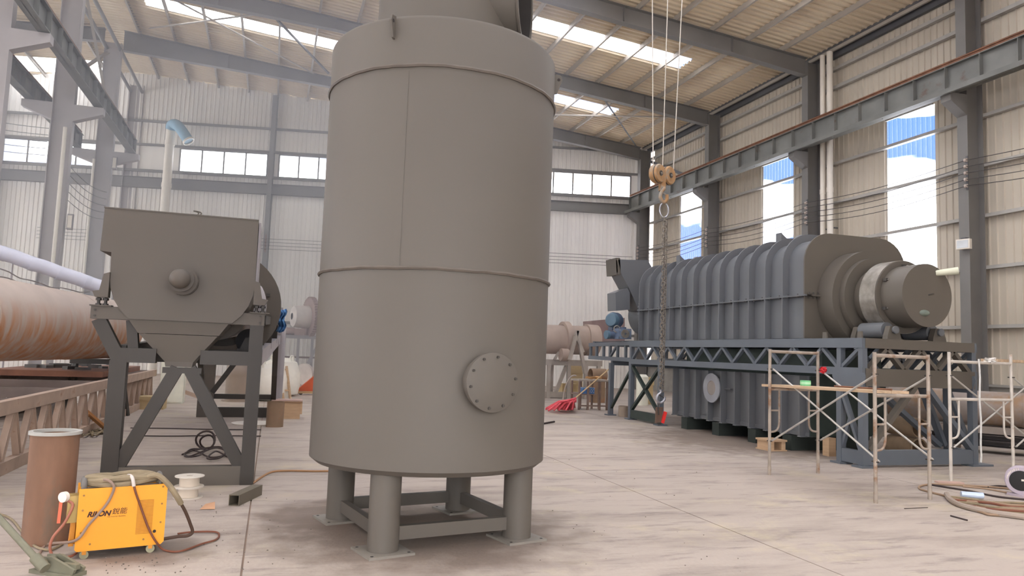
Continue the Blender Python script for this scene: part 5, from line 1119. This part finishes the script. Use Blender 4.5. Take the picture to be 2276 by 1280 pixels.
for y, lb in zip(COLY, ('nearest','second','third','corner')):
    s = thing('wire_holder', 'porcelain wire holder on the '+lb+' column of the right wall', 'insulator', (16.95,y-.12,6.2), 0, 'wire holders')
    part('plate', MB().box((16.955,y-.14,6.62),(.03,.06,.9)), STEELD, s)
    for i in range(5): part('insulator', MB().lathe([(0,-.03),(.05,-.03),(.035,0),(.05,.03),(0,.03)], (16.91,y-.14,6.95-.17*i), (0,1,0), 12), mat('porcelain',(190,176,166),.4), s, True)
for i in range(4):
    pts = [E(.9+3.1*k,6.5-.16*i-.0,.42)+V((0,0,-.1*sin(pi*(k % 2))))  for k in range(10)]
    solo('power_wire', MB().tube(pts, .011, 5), WIR, ('topmost','second','third','lowest')[i]+' of four bare wires strung along the end wall', 'wire', group='bare wires on the end wall')
s = thing('wire_holder', 'rusty wire holder on the end wall left of the tank', 'insulator', E(18.62,6.0,.36)); part('plate', MB().box(E(18.62,6.28,.345),(.05,.03,.85)), mat('rusty_rail',(0,0,0)), s)
for i in range(4): part('insulator', MB().sphere(E(18.62,6.5-.16*i,.37), .05, 10, 6), mat('rusty_rail',(0,0,0)), s, True)

# ------------------------------------------------------------------ far middle: old drum, bench, broom
PNK = mat('dusty_pink_drum',(162,144,132),.75,var=.12,scale=2)
ry = 24.6
def op(x, y, Y=ry): return atY(x, y, Y)
c0, c1_ = op(1150,752), op(1322,757); rr = .90*(785-718)/2/F_PX*26*1.08
od = thing('old_rotary_drum', 'dusty pink rotary drum on a steel stand right of the tank, far back', 'drum', V((c0.x,c0.y,0)))
part('shell', MB().pipe(c0, c1_, rr, rr-.03, 40), PNK, od, True)
part('tyre', MB().pipe(op(1250,754), op(1262,754), rr+.12, rr, 40), PNK, od, True)
part('hood', MB().prism([op(1330,712)+V((0,.6,0)),op(1405,705)+V((0,.6,0)),op(1405,765)+V((0,.6,0)),op(1330,765)+V((0,.6,0))], (0,.8,0)), mat('brown_grey_hood',(134,112,108),.7), od)
part('collar', MB().pipe(op(1300,755), op(1324,757), rr+.05, rr-.02, 40), PNK, od, True)
zt_ = op(1250,797).z
OST = mat('pale_old_steel',(160,150,140),.7,var=.12,scale=3)
part('table_beam', MB().bar(op(1150,803), op(1335,808), .3, .2), OST, od)
for x in (1160, 1218, 1233, 1262, 1300, 1328): g = atZ(x,884,0); tpp = op(x,806); part('leg', MB().bar(V((tpp.x,ry+(.3 if x % 2 else -.1),0)), V((tpp.x,ry+(.3 if x % 2 else -.1),tpp.z)), .12, .12), OST, od)
part('diagonal', MB().bar(V((op(1233,870).x,ry,.1)), op(1262,805), .14, .1), OST, od); part('sill', MB().bar(V((op(1160,880).x,ry,.12)), V((op(1300,880).x,ry,.12)), .2, .2), OST, od)
part('strut', MB().bar(op(1266,800,ry-.8), op(1283,735,ry-.8), .14, .1), OST, od); part('strut', MB().bar(op(1283,735,ry-.8), op(1300,830,ry-.8), .14, .1), OST, od); part('strut', MB().bar(op(1278,742,ry-.8), op(1296,783,ry-.8), .12, .1), OST, od)
part('roller', MB().cyl(op(1246,788,ry-.5), op(1262,789,ry-.5), .22, 20), PNK, od, True); part('strut', MB().bar(op(1232,800,ry-.3), op(1242,782,ry-.3), .08, .08), OST, od)
# scrap and pallets behind
for (x0,y0_,x1,y1,Y,m,nm,lb) in ((1268,810,1296,838,27,'crate_wood','crate','yellowish crate behind the stand of the old rotary drum'),(1312,825,1345,845,22.5,'brown_pipe','pipe_piece','short brown pipe piece behind the steel bench'),(1250,853,1282,870,26,'crate_wood','crate','low wooden crate on the floor behind the old drum stand'),(1415,838,1440,885,21.5,'cabinet_white','white_drum','white plastic drum seen through the far furnace legs'),(1440,838,1452,885,22,'crate_wood','board','upright wooden board seen through the far furnace legs')):
    a, b = atY(x0,y1,Y), atY(x1,y0_,Y); za = a.z if nm in ('pipe_piece',) else 0 if nm != 'crate' or y0_ > 850 else 0
    M_ = MATS[m]
    if nm in ('pipe_piece',): solo('pipe_piece', MB().pipe(V((a.x,Y,.9)), V((b.x,Y,.9)), .22, .2, 24).box2((a.x+.05,Y-.15,0),(b.x-.05,Y+.15,.69)), M_, lb, 'pipe', smooth=True)
    elif nm == 'white_drum': solo('plastic_drum', MB().lathe([(0,0),((b.x-a.x)/2,.001),((b.x-a.x)/2,b.z),(.12,b.z+.08),(0,b.z+.08)], V(((a.x+b.x)/2,Y,0)), (0,0,1), 24), M_, lb, 'drum', smooth=True)
    else: s = thing('wooden_'+nm, lb, nm, V(((a.x+b.x)/2,Y,0))); part('panel', MB().box2((a.x,Y,0),(b.x,Y+(.4 if nm == 'crate' else .04),b.z)), M_, s); part('batten', MB().box2((a.x-.02,Y-.03,b.z*.7),(b.x+.02,Y,b.z*.85)), M_, s)
# bench with blue box
BY = 19.3; ba, bb = atY(1287,843,BY), atY(1352,845,BY); BEN = mat('rusty_bench_steel',(128,108,98),.7,var=.15,scale=5)
be = thing('steel_bench', 'small rusty steel bench with a lower shelf by the far furnace leg', 'bench', V(((ba.x+bb.x)/2,BY,0)))
part('top', MB().box2((ba.x,BY,ba.z-.05),(bb.x+.05,BY+.6,ba.z)), mat('pale_old_steel',(0,0,0)), be)
for x in (ba.x+.03, ba.x+.30, bb.x-.02, bb.x-.24):
    for y in (BY+.03, BY+.57): part('leg', MB().box2((x-.025,y-.025,0),(x+.025,y+.025,ba.z-.05)), BEN, be)
part('shelf', MB().box2((ba.x,BY,.42),(ba.x+.55,BY+.6,.45)), BEN, be); part('foot_rail', MB().box2((ba.x,BY,.1),(bb.x,BY+.04,.14)), BEN, be)
bq = V((ba.x+.17,BY+.1,.451)); bbx = thing('blue_box', 'small blue patterned box on the shelf of the rusty bench', 'box', bq); BB = mat('blue_card',(80,122,176),.5)
part('carton', MB().box2(bq, bq+V((.36,.25,.17))), BB, bbx); part('lid', MB().box2(bq+V((-.005,-.005,.155)), bq+V((.365,.255,.175))), mat('pale_blue_card',(150,184,220),.5), bbx)
for k in range(10): part('spot', MB().box(bq+V((.19+.035*(k % 5),-.002,.04+.06*(k//5)+.02*(k % 2))),(.018,.004,.018),Matrix.Rotation(pi/4,3,'Y')), PVC, bbx)
rag('rag', V((bb.x-.35,BY+.25,ba.z+.085)), .5, .08, mat('orange_cloth',(206,158,104),.8), 'orange tan cloth heap on top of the rusty bench', 9)
hoop = [V((ba.x-.35+.33*cos(t)+.33, BY+.3, .1+ (ba.z+.0)*sin(t))) for t in [pi-i*pi*.55/10 for i in range(11)]]
solo('bent_tube', MB().tube(hoop, .02, 8), OST, 'bent pale tube arching beside the rusty bench', 'tube', smooth=True)
cn_ = atZ(1394,927,0); s = thing('pipe_stub', 'small grey brown pipe stub on the floor before the far furnace leg', 'pipe', cn_); part('wall', MB().pipe((cn_.x,cn_.y+.16,0),(cn_.x,cn_.y+.16,.27), .155, .14, 28), MATS['dull_pipe'], s, True); part('inner_plate', MB().cyl((cn_.x,cn_.y+.16,.18),(cn_.x,cn_.y+.16,.19), .14, 24), DARKIN, s)
# broom
h0, h1, t0 = atY(1275,888,18.2), atY(1356,818,19.1), atZ(1215,912,0)
bro = thing('broom', 'broom with bright pinkish red bristles propped against the rusty bench', 'broom', atZ(1245,914,0))
part('handle', MB().cyl(h0, h1, .018, 10), mat('bamboo',(206,176,132),.6), bro, True)
bm_ = MB(); random.seed(11)
e0 = h0
for i in range(70):
    u = random.random(); tgt = atZ(1212+66*u, 913-6*random.random()-2*u, .02+.07*random.random()*1.2)
    st_ = h0+V((random.uniform(-.06,.06),random.uniform(-.06,.06),random.uniform(-.05,.03)))
    bm_.tube([st_, st_.lerp(tgt,.55)+V((0,0,.06+.05*random.random())), tgt], .022, 5)
part('bristles', bm_, mat('pinkish_red_plastic',(212,82,92),.6,var=.2,scale=10), bro, True, kind='stuff')
part('ferrule', MB().cyl(h0-(h1-h0).normalized()*.05, h0+(h1-h0).normalized()*.1, .035, 12, .024), mat('pinkish_red_plastic',(0,0,0)), bro, True)
p, q = atZ(1203,942,.02), atZ(1232,937,.02); solo('short_bar', MB().cyl(p, q, .02, 8), CR, 'short dark bar on the floor at the right foot of the tank', 'rod')
lit = (('dirt_clod',(800,1185)),('dirt_clod',(262,1248)),('dirt_clod',(1500,1207)))
ca_ = atZ(463,1130,0); solo('paper_scrap', MB().add([V((ca_.x-.07,ca_.y-.05,.004)),V((ca_.x+.06,ca_.y-.06,.006)),V((ca_.x+.05,ca_.y+.05,.05)),V((ca_.x-.03,ca_.y+.06,.03)),V((ca_.x,ca_.y,.03))],[(0,1,4),(1,2,4),(2,3,4),(3,0,4),(0,3,2,1)]), mat('orange_card',(186,144,112),.8), 'crumpled orange brown card scrap on the floor by the wire spools', 'scrap')
random.seed(5); gm = MB()
for i in range(120):
    x, y = random.choice(((random.uniform(420,700),random.uniform(1090,1270)),(random.uniform(1200,1700),random.uniform(1000,1270)),(random.uniform(230,420),random.uniform(1235,1275)))); p = atZ(x,y,.0)
    s_ = random.uniform(.003,.008); gm.box(p+V((0,0,s_*.4)),(s_,s_*1.4,s_*.8),Matrix.Rotation(random.random()*3,3,'Z'))
solo('floor_grit', gm, mat('dark_grit',(112,102,94),.9), 'scattered crumbs of grit and slag on the concrete floor', 'debris', kind='stuff')

# ------------------------------------------------------------------ thin haze: scattering box in the far part of the hall
hm = bpy.data.materials.new('hazy_air'); hm.use_nodes = True; t = hm.node_tree; t.nodes.clear()
o_ = t.nodes.new('ShaderNodeOutputMaterial'); vs_ = t.nodes.new('ShaderNodeVolumeScatter'); vs_.inputs['Color'].default_value = (.95,.93,1.0,1); vs_.inputs['Density'].default_value = .03; vs_.inputs['Anisotropy'].default_value = .3
t.links.new(vs_.outputs[0], o_.inputs['Volume'])
hz_ = bpy.data.objects.new('dusty_haze', mesh_of('dusty_haze', MB().box2((-23.5,15,.9),(7.0,32.0,11.9)), hm)); C.objects.link(hz_); hz_['kind'] = 'stuff'; hz_['label'] = 'thin pale haze hanging in the far half of the hall'
SC.cycles.volume_bounces = 0
